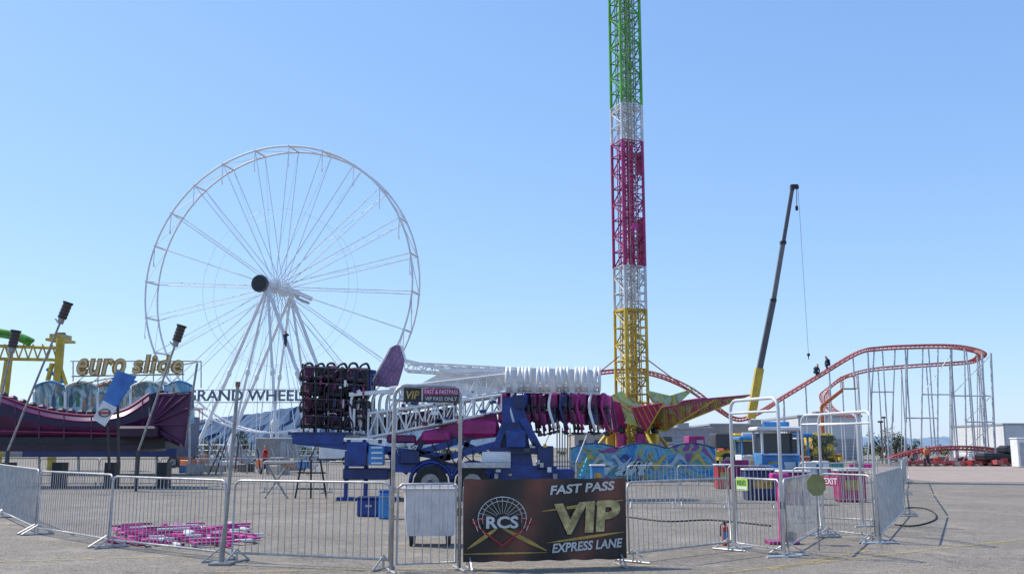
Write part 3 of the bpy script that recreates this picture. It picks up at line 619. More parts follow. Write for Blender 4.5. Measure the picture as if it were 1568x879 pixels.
# ---------------- folded swing ride on trailer
def swing():
    D=32; o=GD(650,D); b=B('folded_swing_ride',o); q=lambda u,v,dd=0:P(u,v,D+dd)
    for dd in(-.9,.9):
        b.beam(q(455,674,dd),q(600,690,dd),.2,.26,blue); b.beam(q(600,690,dd),q(610,715,dd),.2,.3,blue); b.beam(q(605,714,dd),q(852,722,dd),.22,.34,blue)
        b.beam(q(455,665,dd),q(550,668,dd),.1,.1,galv2)
    for u in range(462,600,24): b.beam(q(u,676,-.9),q(u,676,.9),.12,.12,dblue)
    for u in range(620,850,26): b.beam(q(u,716,-.9),q(u,716,.9),.12,.16,dblue)
    b.box(q(500,664,0),2.0,2.2,.08,dblue); b.box(q(487,672,-1.05),1.6,.05,.3,blue)
    b.box(q(548,695,-1.05),.62,.5,.75,blue,bev=.03); b.box(q(577,697,-1.15),.46,.4,.6,lblue,bev=.02); b.box(q(562,725,-.8),1.4,.7,.35,dblue,bev=.03)
    for z in range(4): b.box(q(577,685+z*8,-1.37),.34,.02,.05,white)
    b.box(q(628,700,-1.0),.6,.4,.4,dblue,bev=.03)
    for u in (530,560,600): x=q(u,740,-.9); b.tube(V(x.x,x.y,.05),x+V(0,0,1.0),.07,blue,8); b.box(V(x.x,x.y,.05),.5,.5,.08,blue)
    for u in(660,724,):
        for dd in(-1.05,1.05):
            x=q(u,715,dd); b.wheel(V(x.x,x.y,.52),.52,.5)
        x=q(u,715,-1.05); x.z=.52
        b.path([x+V(math.cos(t)*.64,0,math.sin(t)*.64) for t in [i*math.pi/10 for i in range(11)]],.06,blue,6)
    b.box(q(760,700,-1.0),.9,.3,.35,white,bev=.03); b.box(q(742,712,-1.3),1.6,.1,.16,galv)
    for i in range(6):
        for j in range(4):
            for dd in(-.6,.1,.7):
                c=q(470+i*17+U(-3,3),578+j*24+i*1.2+U(-2,2),dd+U(-.1,.1))
                b.box(c,.36,.45,.14,black if j%2 else dpurple,bev=.03); b.box(c+V(.05,.1,.2),.30,.16,.40,[plum,black,plum,dpurple][(i+2*j)%4],bev=.05)
                if dd<0:
                    b.path(smooth([c+V(-.14,-.25,-.1),c+V(-.15,-.3,.15),c+V(-.03,-.3,.30),c+V(.1,-.28,.15),c+V(.11,-.24,-.1)],4),.028,black if (i+j)%3 else dpurple,6)
    for i in range(6):
        a=q(463+i*20,558+i*1.5,-.9);c=q(465+i*19,664,-.9); b.tube(a,c,.03,black,6); b.tube(a+V(0,1.7,0),c+V(0,1.7,0),.035,black,6); b.tube(a,a+V(0,1.7,0),.03,black,5)
    for v in(562,586,610,636,662): b.tube(q(464,v,-.92),q(565,v+4,-.92),.024,dark,6)
    for i in range(22): b.box(q(468+U(0,92),U(570,655),-.98),U(.03,.08),.04,U(.06,.28),random.choice([galv,white,plum,galv2,mag,dblue]))
    for i in range(6): b.path(smooth([q(466+i*17,564,-.3),q(469+i*17,557+(i%2)*2,-.3),q(477+i*17,557,-.3),q(481+i*17,566,-.3)],4),.04,black,6)
    b.box(q(553,583,.2),.65,1.3,.75,dblue,bev=.05); b.beam(q(540,566,-.2),q(575,570,-.2),.3,.12,blue)
    for i in range(4): b.tube(q(540+i*9,570,-.5),q(540+i*9,604,-.5),.035,blue,6)
    pts=[q(566,590,.6),q(598,532,.6),q(606,528,.6),q(614,529,.6),q(621,551,.6),q(608,594,.6)]
    b.poly(pts[::-1],mauve,.08,V(0,1,0)); 
    for i in range(9):
        for j in range(5):
            u=572+i*4.4+j*6; v=586-i*6.5+j*3
            if 533<v<590 and u<617-max(0,(v-552)*.3): b.ball(q(u,v,.58),.03,mat('dot_pink',(.4,.28,.38)),1,.4,1,6)
    b.tube(pts[0],pts[1],.04,white,6); b.tube(pts[4],pts[3],.04,white,6)
    def truss(a,c,h1,h2,w,k,m,r=.05):
        a=Vector(a);c=Vector(c)
        pr=None
        for i in range(k+1):
            t=i/k; x=a.lerp(c,t); h=h1+(h2-h1)*t
            cur=[x+V(0,-w/2,-h/2),x+V(0,w/2,-h/2),x+V(0,w/2,h/2),x+V(0,-w/2,h/2)]
            for j in range(4): b.tube(cur[j],cur[(j+1)%4],r*.6,m,5)
            if pr:
                for j in range(4): b.tube(pr[j],cur[j],r,m,6)
                b.tube(pr[0],cur[3],r*.6,m,5) if i%2 else b.tube(pr[3],cur[0],r*.6,m,5)
                b.tube(pr[3],cur[2],r*.5,m,5); b.tube(pr[1],cur[2],r*.6,m,5); b.tube(pr[0],cur[1],r*.5,m,5)
            pr=cur
    truss(q(568,652,-.3),q(768,618,-.3),.75,.5,1.3,14,white,.042)
    truss(q(600,612,-.2),q(775,588,-.2),.7,.55,1.1,12,white,.042)
    truss(q(622,562,.3),q(790,572,.3),.25,.3,1.0,12,white,.03)
    b.poly([q(640,590,.1),q(770,600,.1),q(778,570,.1),q(690,562,.1)],white,.12,V(0,1,0))
    b.poly([q(655,600,-.3),q(760,612,-.3),q(772,596,-.3),q(690,584,-.3)],white,.1,V(0,1,0))
    b.beam(q(620,552,-.2),q(690,568,-.2),.1,.1,white); b.beam(q(690,568,-.2),q(780,566,-.2),.12,.12,white)
    b.poly([q(575,668,.5),q(575,640,.5),q(700,622,.5),q(700,650,.5)],dpurple,.1,V(0,1,0))
    for i in range(6):
        u=538+i*11
        b.path(smooth([q(u+14,598+i*.5,-.9+i*.2),q(u+2,606,-.9+i*.2),q(u-1,630,-.9+i*.2),q(u+5,668,-.9+i*.2)],5),.05,white,8)
        b.box(q(u+4,640,-.92+i*.2),.08,.1,.6,white,bev=.02)
    b.beam(q(535,604,-.9),q(612,598,-.9),.14,.12,white); b.beam(q(535,666,-.7),q(610,670,-.7),.14,.1,white)
    for i in range(32):
        u=U(600,760); b.box(q(u,625+U(-25,22)-(u-680)*.1,-.97),U(.05,.25),.05,U(.04,.12),random.choice([white,galv,dark,dblue,plum]))
    b.poly([q(632,682,-.6),q(650,660,-.6),q(760,632,-.6),q(768,668,-.6),q(700,676,-.6)],mag,.12,V(0,1,0))
    b.box(q(668,668,-.9),.9,.3,.38,mag,bev=.08); b.box(q(735,655,-.9),1.1,.3,.5,mag,bev=.08); b.box(q(615,672,-.85),.9,.3,.25,plum,bev=.05)
    for (a,c) in(((600,705),(700,676)),((640,712),(760,680)),((610,690),(690,700))): b.beam(q(*a,-.95),q(*c,-.95),.14,.2,blue)
    for (a,c) in(((620,725),(652,668)),((700,715),(720,668)),((690,670),(760,700))): b.beam(q(*a,-.7),q(*c,-.7),.12,.14,dblue)
    for dd in(-.9,.7):
        b.poly([q(762,735,dd),q(770,610,dd),q(798,604,dd),q(820,735,dd)],blue,.25,V(0,1,0))
        b.beam(q(800,640,dd-.1),q(850,735,dd-.1),.18,.24,blue); b.beam(q(742,735,dd-.1),q(772,650,dd-.1),.18,.2,blue); b.beam(q(750,690,dd-.15),q(840,690,dd-.15),.14,.2,dblue)
    b.box(q(805,726,0),3.0,2.0,.35,blue,bev=.04); b.box(q(835,700,-1.0),.5,.5,.7,dblue,bev=.03); b.box(q(790,672,-1.2),.6,.3,.55,blue,bev=.04)
    b.tube(q(786,660,-1.3),q(786,660,-1.0),.28,dblue,16); b.tube(q(795,615,-1.1),q(795,615,1.0),.22,dblue,16)
    for i in range(14): b.box(q(U(755,845),U(665,730),-1.32),U(.06,.2),.05,U(.05,.16),random.choice([white,galv,dark,black,yel]))
    for u in(760,850): x=q(u,735,-1.5); b.beam(q(u,728,-1.0),x+V(0,0,.1),.16,.16,blue); b.tube(V(x.x,x.y,0.04),x+V(0,0,.2),.07,galv2,8); b.box(V(x.x,x.y,.04),.5,.5,.08,blue)
    b.poly([q(772,596,-.2),q(775,568,-.2),q(800,563,-.2),q(905,566,-.2),q(915,575,-.2),q(912,600,-.2)],white,.9,V(0,1,0))
    b.beam(q(770,598,-.3),q(918,602,-.3),.5,.14,white)
    for i in range(10):
        u=780+i*14.6+(3 if i%2 else -1); dd=-.75+.12*math.sin(i*1.3)
        for s in(-3.0,3.0):
            b.path(smooth([q(u+s,598,dd+.1),q(u+s*1.2,584,dd-.1),q(u+s,568,dd-.02),q(u+s*.8,563,dd+.25)],4),.052,white,8)
        b.box(q(u,590,dd-.02),.17,.14,.2,white,bev=.05)
    for row,(dd0,off) in enumerate(((-.75,0),(.15,7))):
        for i in range(11):
            m1=[mag,plum,blue,mag,plum,mag,dblue,mag,mag,plum,mag][(i+row*4)%11]; lean=U(-4,4); u=770+i*15+off+U(-2,2); dd=dd0+U(-.15,.15); dv=U(-2,4)
            b.box(q(u+lean*.2+3,614+dv,dd+.15),.25,.18,.52,m1,bev=.06)
            b.box(q(u+lean+3,637+dv,dd+.05),.27,.3,.46,[mag,dblue,plum,mag][(i+row)%4],bev=.07)
            b.path(smooth([q(u+lean,602,dd-.1),q(u+lean-3,622,dd-.18),q(u+lean+2,642+dv,dd-.2),q(u+lean+7,656+dv,dd-.1)],4),.045,[m1,white,m1,black][i%4],7)
            b.tube(q(u+lean+3,645,dd),q(u+lean+5,664+dv,dd-.1),.035,dark if i%2 else mag,6); b.box(q(u+lean+4,662+dv,dd-.12),.18,.22,.06,black,bev=.015)
            b.box(q(u+lean+6,626,dd-.1),.09,.1,.3,black,bev=.03); b.box(q(u+lean-1,606,dd-.12),.12,.06,.1,pink,bev=.02)
    for i in range(8):
        u=897+(i%4)*11; v=616+(i//4)*24; b.box(q(u,v,-.2+U(-.3,.3)),.25,.3,.46,[mag,plum,mag,pink][i%4],bev=.07); b.box(q(u+3,v+3,-.45),.1,.08,.3,black,bev=.02)
    for i in range(7): b.tube(q(900+i*6,608,-.3),q(903+i*7,658,-.4),.028,random.choice([dark,mag,galv]),6)
    for i in range(6): b.tube(q(853+i*4,655,0),q(853+i*4,720,0),.02,galv,5)
    for i in range(8):
        a=q(U(620,740),U(670,690),-1.1);c=q(U(640,790),U(700,720),-1.1); m_=(a+c)/2-V(0,0,.25); b.path(smooth([a,m_,c],6),.022,black,5)
    b.done()
    p=G(566,790); s=B('blue_tool_crate',p); s.box(p+V(0,0,.2),.55,.4,.4,blue,bev=.03); s.box(p+V(0,0,.43),.58,.43,.06,dblue,bev=.02); s.box(p+V(0,-.21,.25),.15,.03,.05,galv); s.done()
    p=G(590,794); s=B('blue_tool_crate',p); s.box(p+V(0,0,.3),.28,.3,.6,lblue,bev=.03); s.box(p+V(0,0,.62),.3,.32,.05,blue,bev=.02); s.tube(p+V(-.1,-.17,.5),p+V(.1,-.17,.5),.012,galv,6); s.done()
    s=B('folding_stand',GD(460,32))
    for dx in(0,.5,1.0): s.tube(GD(452,32)+V(dx,0,0),GD(460,32)+V(dx*.6,0,1.2),.03,black,6)
    for z in(.3,.8): s.tube(GD(452,32)+V(.05,0,z),GD(452,32)+V(.95,0,z),.025,black,6)
    s.tube(GD(405,32),GD(440,32)+V(0,0,1.1),.03,galv2,6); s.tube(GD(440,32),GD(405,32)+V(0,0,1.1),.03,galv2,6); s.tube(GD(400,32)+V(0,0,1.1),GD(450,32)+V(0,0,1.1),.03,galv2,6)
    s.done()
swing()
# ---------------- crane
def crane():
    D=75; b=B('mobile_crane',GD(1150,D)); q=lambda u,v,dd=0:P(u,v,D+dd)
    bg_=mat('boom_grey',(.16,.16,.17)); bd=mat('boom_dark',(.10,.10,.11))
    def bx(a,c,w,m): b.beam(a,c,w,w*1.15,m)
    bx(q(1150,640),q(1163,564),.52,yel); bx(q(1162.5,568),q(1184,460),.36,bd); bx(q(1184,462),q(1199,372),.29,bg_); bx(q(1199,374),q(1213,290),.23,bd)
    for (u,v) in((1184,460),(1199,372)): b.box(q(u,v),.42,.42,.25,black)
    b.tube(q(1213,292),q(1213,284),.18,dark,8); b.box(q(1216,286),.55,.4,.28,black); b.tube(q(1220,287,-.2),q(1220,287,.3),.18,black,12)
    b.tube(q(1220,288),q(1220,316),.03,dark,5); b.box(q(1220,319),.2,.2,.4,black,bev=.05)
    b.tube(q(1222,288),q(1238,543),.014,dark,4); b.ball(q(1238,543),.13,black); b.tube(q(1238,545),q(1238,550),.04,dark,5)
    o=GD(1150,D)
    b.box(o+V(1.5,0,1.1),9,2.6,.6,yel,bev=.08); b.box(o+V(.2,0,2.0),3.4,2.4,1.3,yel,bev=.12); b.box(o+V(5.2,0,1.9),1.6,2.4,1.5,yel,bev=.15); b.box(o+V(5.4,-1.22,2.2),1.1,.04,.6,glass); b.box(o+V(-2.2,0,2.1),1.3,2.4,1.1,dark,bev=.08)
    for x in(-2,-.5,3.4,4.8):
        for y in(-1.15,1.15): b.wheel(o+V(x,y,.6),.6,.45)
    for x in(-2.8,6): b.beam(o+V(x,-2.6,.8),o+V(x,2.6,.8),.3,.25,yel); b.tube(o+V(x,-2.5,.05),o+V(x,-2.5,.8),.1,galv,8); b.box(o+V(x,-2.5,.05),.8,.8,.1,dark)
    b.done()
crane()
# ---------------- roller coasters
def coaster(b,pts,m,gauge=.9,rr=.10,k=8,tie=1):
    c=smooth(pts,k); N=len(c); Ls=[];Rs=[]
    for i,x in enumerate(c):
        d=(c[min(i+1,N-1)]-c[max(i-1,0)]); d.z=0
        if d.length<1e-3: d=V(1,0,0)
        d.normalize(); n=V(-d.y,d.x,0); Ls.append(x+n*gauge/2); Rs.append(x-n*gauge/2)
    b.path(Ls,rr,m,6); b.path(Rs,rr,m,6); b.path([x-V(0,0,.28) for x in c],rr*1.2,m,6)
    for i in range(0,N,tie): b.tube(Ls[i],Rs[i],rr*.5,m,4); b.tube(Ls[i],c[i]-V(0,0,.28),rr*.5,m,4); b.tube(Rs[i],c[i]-V(0,0,.28),rr*.5,m,4)
    return c
b=B('red_roller_coaster',GD(1400,95))
main=[(870,590,92),(905,572,92),(950,566,92),(1000,571,93),(1050,591,94),(1095,622,95),(1130,640,95),(1165,628,95),(1200,606,95),(1255,573,95),(1312,539,95),(1345,532,95),(1400,529,95),(1455,529,95),(1490,535,97),(1503,543,102),(1488,552,106),(1440,556,107),(1380,560,107),(1325,566,107),(1285,580,107),(1262,604,107),(1275,628,104),(1310,634,100)]
c=coaster(b,[P(*x) for x in main],tred,.95,rr=.072)
for i in range(4,len(c),5):
    x=c[i]
    u=784+x.x/x.y*1500
    if u<1180: continue
    f=V(x.x,x.y,0); b.tube(f,x-V(0,0,.4),.075,steelblue,6)
    if i%2==0: b.tube(f+V(0,1.6,0),x-V(0,0,.6),.05,steelblue,5)
for u in(1335,1368,1388,1412,1436,1458,1478,1506,1520):
    for D in(95,103.5):
        v=534 if u<1500 else 541
        lean=(u-1440)*.06
        x=P(u-lean*.6,v,D); f=GD(u+lean,D); b.tube(f,x,.075 if u<1500 else .12,steelblue,6)
        if D==95: b.tube(x,P(u-lean*.6,v,103.5),.06,steelblue,5)
    b.tube(P(u,606,95),P(u,606,103.5),.05,steelblue,4); b.tube(P(u,646,95),P(u,646,103.5),.05,steelblue,4); b.tube(P(u,606,95),P(u,646,103.5),.04,steelblue,4)
for a,c_,v in((1412,1458,604),(1458,1516,606),(1478,1522,646),(1335,1368,600),(1388,1436,640)):
    b.tube(P(a,v,95),P(c_,v,95),.07,steelblue,5)
for a,va,c_,vc in((1458,604,1516,545),(1478,646,1518,606),(1412,604,1458,540),(1478,690,1522,646)): b.tube(P(a,va,95.1),P(c_,vc,95.1),.04,steelblue,4)
low=[(1362,700,92),(1395,690,92),(1440,684,92),(1490,684,94),(1535,689,97),(1580,694,100),(1640,690,105)]
c=coaster(b,[P(*x) for x in low],tred,.95,rr=.085)
for i in range(0,len(c),5): b.tube(V(c[i].x,c[i].y,0),c[i],.07,steelblue,5)
for v,D in((0,88),(0,91)):
    b.beam(GD(1385,D)+V(0,0,.3),GD(1640,D)+V(0,0,.3),.3,.25,tred)
for u in range(1390,1640,14): b.beam(GD(u,87)+V(0,0,.18),GD(u,92)+V(0,0,.18),.25,.2,tred); b.tube(GD(u,88)+V(0,0,.3),GD(u+9,91)+V(0,0,1.1),.06,tred,5)
for i in range(30): 
    p=GD(U(1385,1630),U(86,93)); b.box(p+V(0,0,U(.15,.6)),U(.3,1.2),U(.3,.9),U(.2,.6),random.choice([tred,red,galv2,orange,dark]),rz=U(0,3))
b.done()
b=B('yellow_roller_coaster',GD(40,70)); q=lambda u,v,dd=0:P(u,v,70+dd)
for dd in(0,2.2):
    b.tube(q(-80,527,dd),q(92,533,dd),.12,yel,8); b.tube(q(-80,548,dd),q(88,551,dd),.12,yel,8)
    for i in range(12): 
        u=-80+i*14.5; b.tube(q(u,527,dd),q(u+7,549,dd),.06,yel,5); b.tube(q(u+7,549,dd),q(u+14.5,529,dd),.06,yel,5)
    b.tube(q(93,518,dd),V(q(93,518,dd).x,70+dd,0),.3,yel,10); 
    for u in(-40,18): b.tube(q(u,530,dd),V(q(u-5,530,dd).x,70+dd,0),.16,yel,8)
b.box(q(93,516,1),.9,1.6,.3,gold); b.box(q(93,522,1),1.2,2.2,.18,yel); b.tube(q(93,516,1),q(93,510,1),.35,dark,10)
b.tube(q(80,556),q(58,640),.17,yel,8); b.tube(q(10,552),q(-6,650),.15,yel,8); b.tube(q(88,548),q(102,590),.12,yel,8); b.tube(q(72,565),q(98,585),.12,lblue,8)
c=coaster(b,[q(-120,500),q(-50,503),q(0,507),q(28,513),q(46,521)],green,1.0,rr=.16)
b.poly([q(0,505,-.3),q(0,516,-.3),q(40,524,-.3),q(47,518,-.3),q(25,510,-.3)],green,.2,V(0,1,0))
b.done()
# ---------------- Euro slide
def euro():
    D=58; b=B('euro_slide_attraction',GD(170,D)); q=lambda u,v,dd=0:P(u,v,D+dd)
    m=bpy.data.materials.new('slide_mural'); m.use_nodes=True; nt=m.node_tree; bs=nt.nodes['Principled BSDF']; g=nt.nodes.new('ShaderNodeNewGeometry'); n=nt.nodes.new('ShaderNodeTexNoise'); n.inputs['Scale'].default_value=1.0; n.inputs['Detail'].default_value=5; n.inputs['Distortion'].default_value=.6
    mp=nt.nodes.new('ShaderNodeMapping'); mp.inputs['Scale'].default_value=(1.8,1,.9); nt.links.new(g.outputs['Position'],mp.inputs[0]); nt.links.new(mp.outputs[0],n.inputs['Vector']); r=nt.nodes.new('ShaderNodeValToRGB')
    r.color_ramp.elements[0].position=.3; r.color_ramp.elements[0].color=(.04,.22,.40,1); r.color_ramp.elements[1].position=.68; r.color_ramp.elements[1].color=(.42,.30,.2,1)
    for x,c in((.42,(.18,.38,.5,1)),(.48,(.48,.55,.55,1)),(.53,(.25,.36,.38,1)),(.6,(.06,.12,.15,1))): e=r.color_ramp.elements.new(x); e.color=c
    nt.links.new(n.outputs['Fac'],r.inputs[0]); nt.links.new(r.outputs[0],bs.inputs['Base Color'])
    segs=[(52,100),(100,150),(150,200),(200,250),(250,297)]
    figm=[mat('fig_a',(.04,.1,.14)),mat('fig_b',(.4,.2,.12)),mat('fig_c',(.5,.45,.35)),mat('fig_d',(.06,.2,.1))]
    for i,(u0,u1) in enumerate(segs):
        top=[]
        for j in range(9):
            t=j/8; top.append(q(u0+1+(u1-u0-2)*t,593-8*math.sin(math.pi*t)))
        zb=[q(u0+1,648),q(u1-1,648)]
        b.poly([zb[0],zb[1]]+top[::-1],m,.15,V(0,1,0)); b.path([x+V(0,-.03,.05) for x in top],.06,[lblue,white,orange,white,lblue][i],6)
        b.tube(q(u0,600,-.05),q(u0,690,-.05),.09,white,6)
        for k in range(4):
            uu=u0+8+k*11; w=U(2,3.5); h=U(8,15); y=612+U(-2,3)
            b.poly([q(uu-w,y+h,-.03-.004*k),q(uu+w,y+h,-.03-.004*k),q(uu+w*.8,y-4,-.03-.004*k),q(uu,y-9,-.03-.004*k),q(uu-w*.8,y-4,-.03-.004*k)],random.choice(figm))
    b.box(q(175,668,2),9.0,4,2.4,dblue)
    for u in(60,120,180,240,290): b.tube(q(u,590,.3),GD(u,D+.3),.08,galv,6)
    for i in range(5):
        u=80+i*42; b.poly([q(u-20,590,.4),q(u,582,.4),q(u+20,590,.4)],lblue if i%2 else white,.1,V(0,1,0))
    b.tube(q(110,576,-.2),q(282,573,-.2),.05,galv2,5); b.tube(q(108,553,.1),q(308,553,.1),.035,galv2,5); b.tube(q(110,590,-.1),q(308,553,-.1),.04,galv2,5)
    for u in(112,150,190,235,280,308): b.tube(q(u,553,.1),q(u,594,.1),.035,galv2,5)
    for i in range(7): b.tube(q(112+i*24,590,-.1),q(136+i*24,570,-.1),.025,galv2,4)
    o=b.done()
    gl=mat('cream_letters',(.66,.52,.28),.4,0,.2,3); ge=mat('letter_edge',(.45,.26,.05))
    for (t,u0,u1,v) in(('euro',116,190,574),('slide',203,279,571)):
        w=q(u1,v,-.3)-q(u0,v,-.3)
        text(o,t+'_letters',t,q(u0,v,-.3),w,V(0,0,.95 if t=='euro' else 1.05)+V(.15,0,0),gl,.05,bold=.0,sp=1.12)
        text(o,t+'_outline',t,q(u0-1.2,v+1.2,-.18),w*1.03,V(0,0,1.04 if t=='euro' else 1.14)+V(.15,0,0),ge,.05,bold=.055,sp=1.08)
euro()
# ---------------- purple thrill ride (left)
def purp():
    D=40; b=B('purple_wave_ride',GD(130,D)); q=lambda u,v,dd=0:P(u,v,D+dd)
    trim=mat('crimson_trim',(.34,.03,.08)); rib=mat('fan_rib',(.12,.03,.1))
    top=smooth([Vector((u,v,0)) for u,v in((-120,585),(-60,594),(0,606),(45,622),(90,632),(140,636),(190,628),(228,604))],6)
    n=len(top)
    def strip(f0,f1,d0,d1,m):
        vs=[];
        for t in top: vs.append(q(t.x,f0(t),d0)); vs.append(q(t.x,f1(t),d1))
        b.add(vs,[[2*i,2*i+1,2*i+3,2*i+2] for i in range(n-1)],m,True)
    bot=lambda t:674+ (t.x-100)*.02
    strip(lambda t:t.y,lambda t:t.y+8,0,-.25,purple); strip(lambda t:t.y+8,lambda t:t.y*.55+bot(t)*.45,-.25,-.35,dpurple); strip(lambda t:t.y*.55+bot(t)*.45,bot,-.35,0,purple); strip(lambda t:t.y,lambda t:t.y-4,0,2.5,purple)
    b.path([q(t.x,t.y,-.02) for t in top],.045,trim,6); b.path([q(t.x,t.y+9,-.28) for t in top],.025,mag,6)
    b.path([q(t.x,bot(t)-12,-.3) for t in top],.03,trim,6)
    for i in range(0,n,5): t=top[i]; b.tube(q(t.x,t.y+2,-.28),q(t.x,bot(t)-2,-.3),.03,rib,5)
    b.box(q(120,678,1),8.0,2.4,.45,black); b.box(q(60,686,1.2),9.5,3.0,.25,dpurple)
    for i in range(13):
        u=-10+i*15; tt=min(top,key=lambda t:abs(t.x-u)); b.box(q(u,tt.y-3,.9),.3,.3,.3,[dpurple,black,purple][i%3],bev=.08)
    pts=[q(228,604,-.2),q(268,588,.5),q(300,596,1),q(296,640,1),q(278,684,.2),q(230,664,-.3)]
    b.poly([pts[0],q(250,597,.1),q(276,684,.1),pts[5]],dpurple,.15,V(0,1,0))
    b.poly([q(240,606,-.35),q(290,602,-.35),q(280,682,-.35),q(232,655,-.35)],purple,.1,V(0,1,0))
    c0=q(228,650,-.5)
    for (u,v) in((242,600),(256,599),(272,600),(290,602),(288,625),(285,650),(281,680),(262,674)): b.tube(c0,q(u,v,-.5),.035,rib,6)
    b.path([q(u,v,-.52) for u,v in((240,604),(292,600),(281,684))],.045,rib,6)
    b.tube(q(302,556,1.2),q(282,684,1.0),.05,galv2,6); b.tube(q(290,600,.8),q(280,684,.6),.05,galv2,6)
    b.box(q(215,662,-.5),1.6,.8,.5,dpurple,bev=.1)
    for u in(10,90,170,250): x=GD(u,D+.5); b.box(x+V(0,0,.5),.4,.6,1.0,black)
    b.done()
    m=mat('sky_plate',(.07,.26,.62),.35,0,.2,1.0,col2=(.02,.09,.36)); s=B('tilted_blue_panel',P(175,610,37)); q=lambda u,v,dd=0:P(u,v,37+dd)
    pts=[q(143,641),q(160,652),q(208,576),q(179,567)]
    s.poly(pts,m,.08,V(0,1,0)); s.poly([q(141.5,641,-.03),q(160.5,653,-.03),q(179,624,-.03),q(158,613,-.03)],white,.02,V(0,1,0)); c=q(160,632,-.06)
    s.path([c+V(math.cos(t)*.22,0,math.sin(t)*.14) for t in [i*.6283 for i in range(10)]],.02,dark,5,True); s.box(c,.36,.01,.08,red)
    s.beam(q(180,600,.1),V(q(180,600).x,37.6,.8),.08,.08,dark); s.beam(q(165,640,.1),V(q(165,600).x,37.6,.8),.08,.08,dark)
    s.done()
    for (ut,vt,ub,vb,D2) in((97,482,12,690,36),(272,517,212,690,37),(20,526,-20,700,36)):
        t=P(ut,vt,D2); bt=P(ub,vb,D2); bt.z=max(bt.z,.9); d=(t-bt).normalized()
        s=B('ride_floodlight_pole',V(bt.x,bt.y,0)); s.tube(bt-V(0,0,bt.z),bt,.08,dark,6); s.tube(bt,t-d*.3,.04,galv2,8)
        s.tube(t-d*.35,t-d*.15,.12,galv2,10); s.tube(t-d*.15,t+d*.42,.16,mat('lamp_brown',(.08,.055,.05)),12); s.tube(t+d*.42,t+d*.5,.19,black,12)
        for k in range(4): s.tube(t+d*(-.1+k*.13),t+d*(-.07+k*.13),.175,black,12)
        s.tube(t-d*.35,t-d*.35+V(-.18,0,.18),.025,galv2,5); s.done()
purp()
# ---------------- background buildings / yard
def shed(u0,u1,D,h,m,name='warehouse',dep=18,win=0,doors=0):
    a=GD(u0,D);c=GD(u1,D); L=(c-a).length; o=(a+c)/2; b=B(name,o)
    b.box(o+V(0,dep/2,h/2),L,dep,h,m); b.box(o+V(0,dep/2,h+.12),L+.3,dep+.3,.25,roofm)
    for i in range(doors):
        x=-L/2+(i+.5)*L/max(1,doors); b.box(o+V(x,-.03,1.35),2.6,.1,2.7,roofm); 
        for k in range(6): b.box(o+V(x,-.09,.3+k*.42),2.5,.02,.03,dark)
    for i in range(win):
        x=-L/2+(i+.5)*L/win; b.box(o+V(x,-.02,h*.66),1.1,.06,.7,glass); b.box(o+V(x,-.04,h*.66-.4),1.3,.1,.08,white)
    for i in range(int(L/3)): b.box(o+V(-L/2+i*3+.2,-.015,h/2),.08,.05,h,roofm)
    b.box(o+V(L*.2,dep/2,h+.6),1.6,1.6,.8,galv2)
    return b.done()
shed(1225,1322,125,5.4,wwall,doors=2); shed(1090,1222,135,4.6,tan,win=6); shed(1000,1092,130,4.0,mat('grey_block',(.33,.33,.36),.8),doors=1,win=2)
shed(880,1000,150,3.6,tan,win=5); shed(-80,60,170,4,tan,win=6); shed(1540,1700,150,5,wwall,doors=3)
def booth(u,D,w,h,body,trim,name='ticket_booth'):
    o=GD(u,D); b=B(name,o); b.box(o+V(0,0,h*.2+.2),w,1.8,h*.4,body,bev=.04); 
    for x in(-1,1):
        for y in(-1,1): b.box(o+V(x*(w/2-.06),y*.84,h*.6),.1,.1,h*.55,trim)
    b.box(o+V(0,.3,h*.6),w*.86,1.0,h*.45,glass); b.box(o+V(0,0,h*.9),w+.3,2.2,.22,trim,bev=.06); b.box(o+V(0,-.2,h*.9+.24),w*.7,.2,.25,body,bev=.04); b.box(o+V(0,-.98,h*.45),w*.9,.3,.05,white)
    b.box(o+V(-w*.2,-.93,h*.22+.1),w*.3,.03,.35,yel); b.box(o+V(w*.22,-.93,h*.22+.1),w*.3,.03,.35,white); return b.done()
booth(1190,50,1.9,2.8,lblue,white); booth(1220,54,1.0,2.5,orange,lblue); booth(1150,62,1.5,2.4,white,lblue)
def truck(u,D,col,name='pickup_truck',yaw=0):
    o=GD(u,D); b=B(name,o); M=Matrix.Rotation(yaw,3,'Z')
    def bx(x,y,z,a,c,d,m,bv=.08): b.box(o+M@V(x,y,z),a,c,d,m,ax=(M@V(1,0,0),M@V(0,1,0),V(0,0,1)),bev=bv)
    bx(0,0,.75,5.2,1.85,.6,col,.12); bx(.3,0,1.4,1.9,1.6,.75,col,.2); bx(.3,-.79,1.42,1.5,.06,.45,glass,.02); bx(1.28,0,1.4,.08,1.4,.45,glass,.02); bx(-1.6,0,1.08,1.8,1.6,.1,dark,.02)
    bx(2.6,0,.55,.12,1.8,.25,galv,.03); bx(2.58,-.65,.85,.08,.35,.2,white,.02)
    for x in(-1.6,1.65):
        for y in(-.85,.85): b.wheel(o+M@V(x,y,.38),.38,.26,M@V(0,1,0))
    return b.done()
truck(1545,88,black); truck(1500,120,white,yaw=.4); truck(1380,140,white)
o=GD(1566,80); b=B('portable_toilet',o); b.box(o+V(0,0,1.15),1.15,1.15,2.2,white,bev=.05); b.box(o+V(0,-.58,1.1),.8,.04,1.8,mat('door_grey',(.4,.42,.45)),bev=.01); b.box(o+V(0,0,2.32),1.25,1.25,.12,white,bev=.04); b.done()
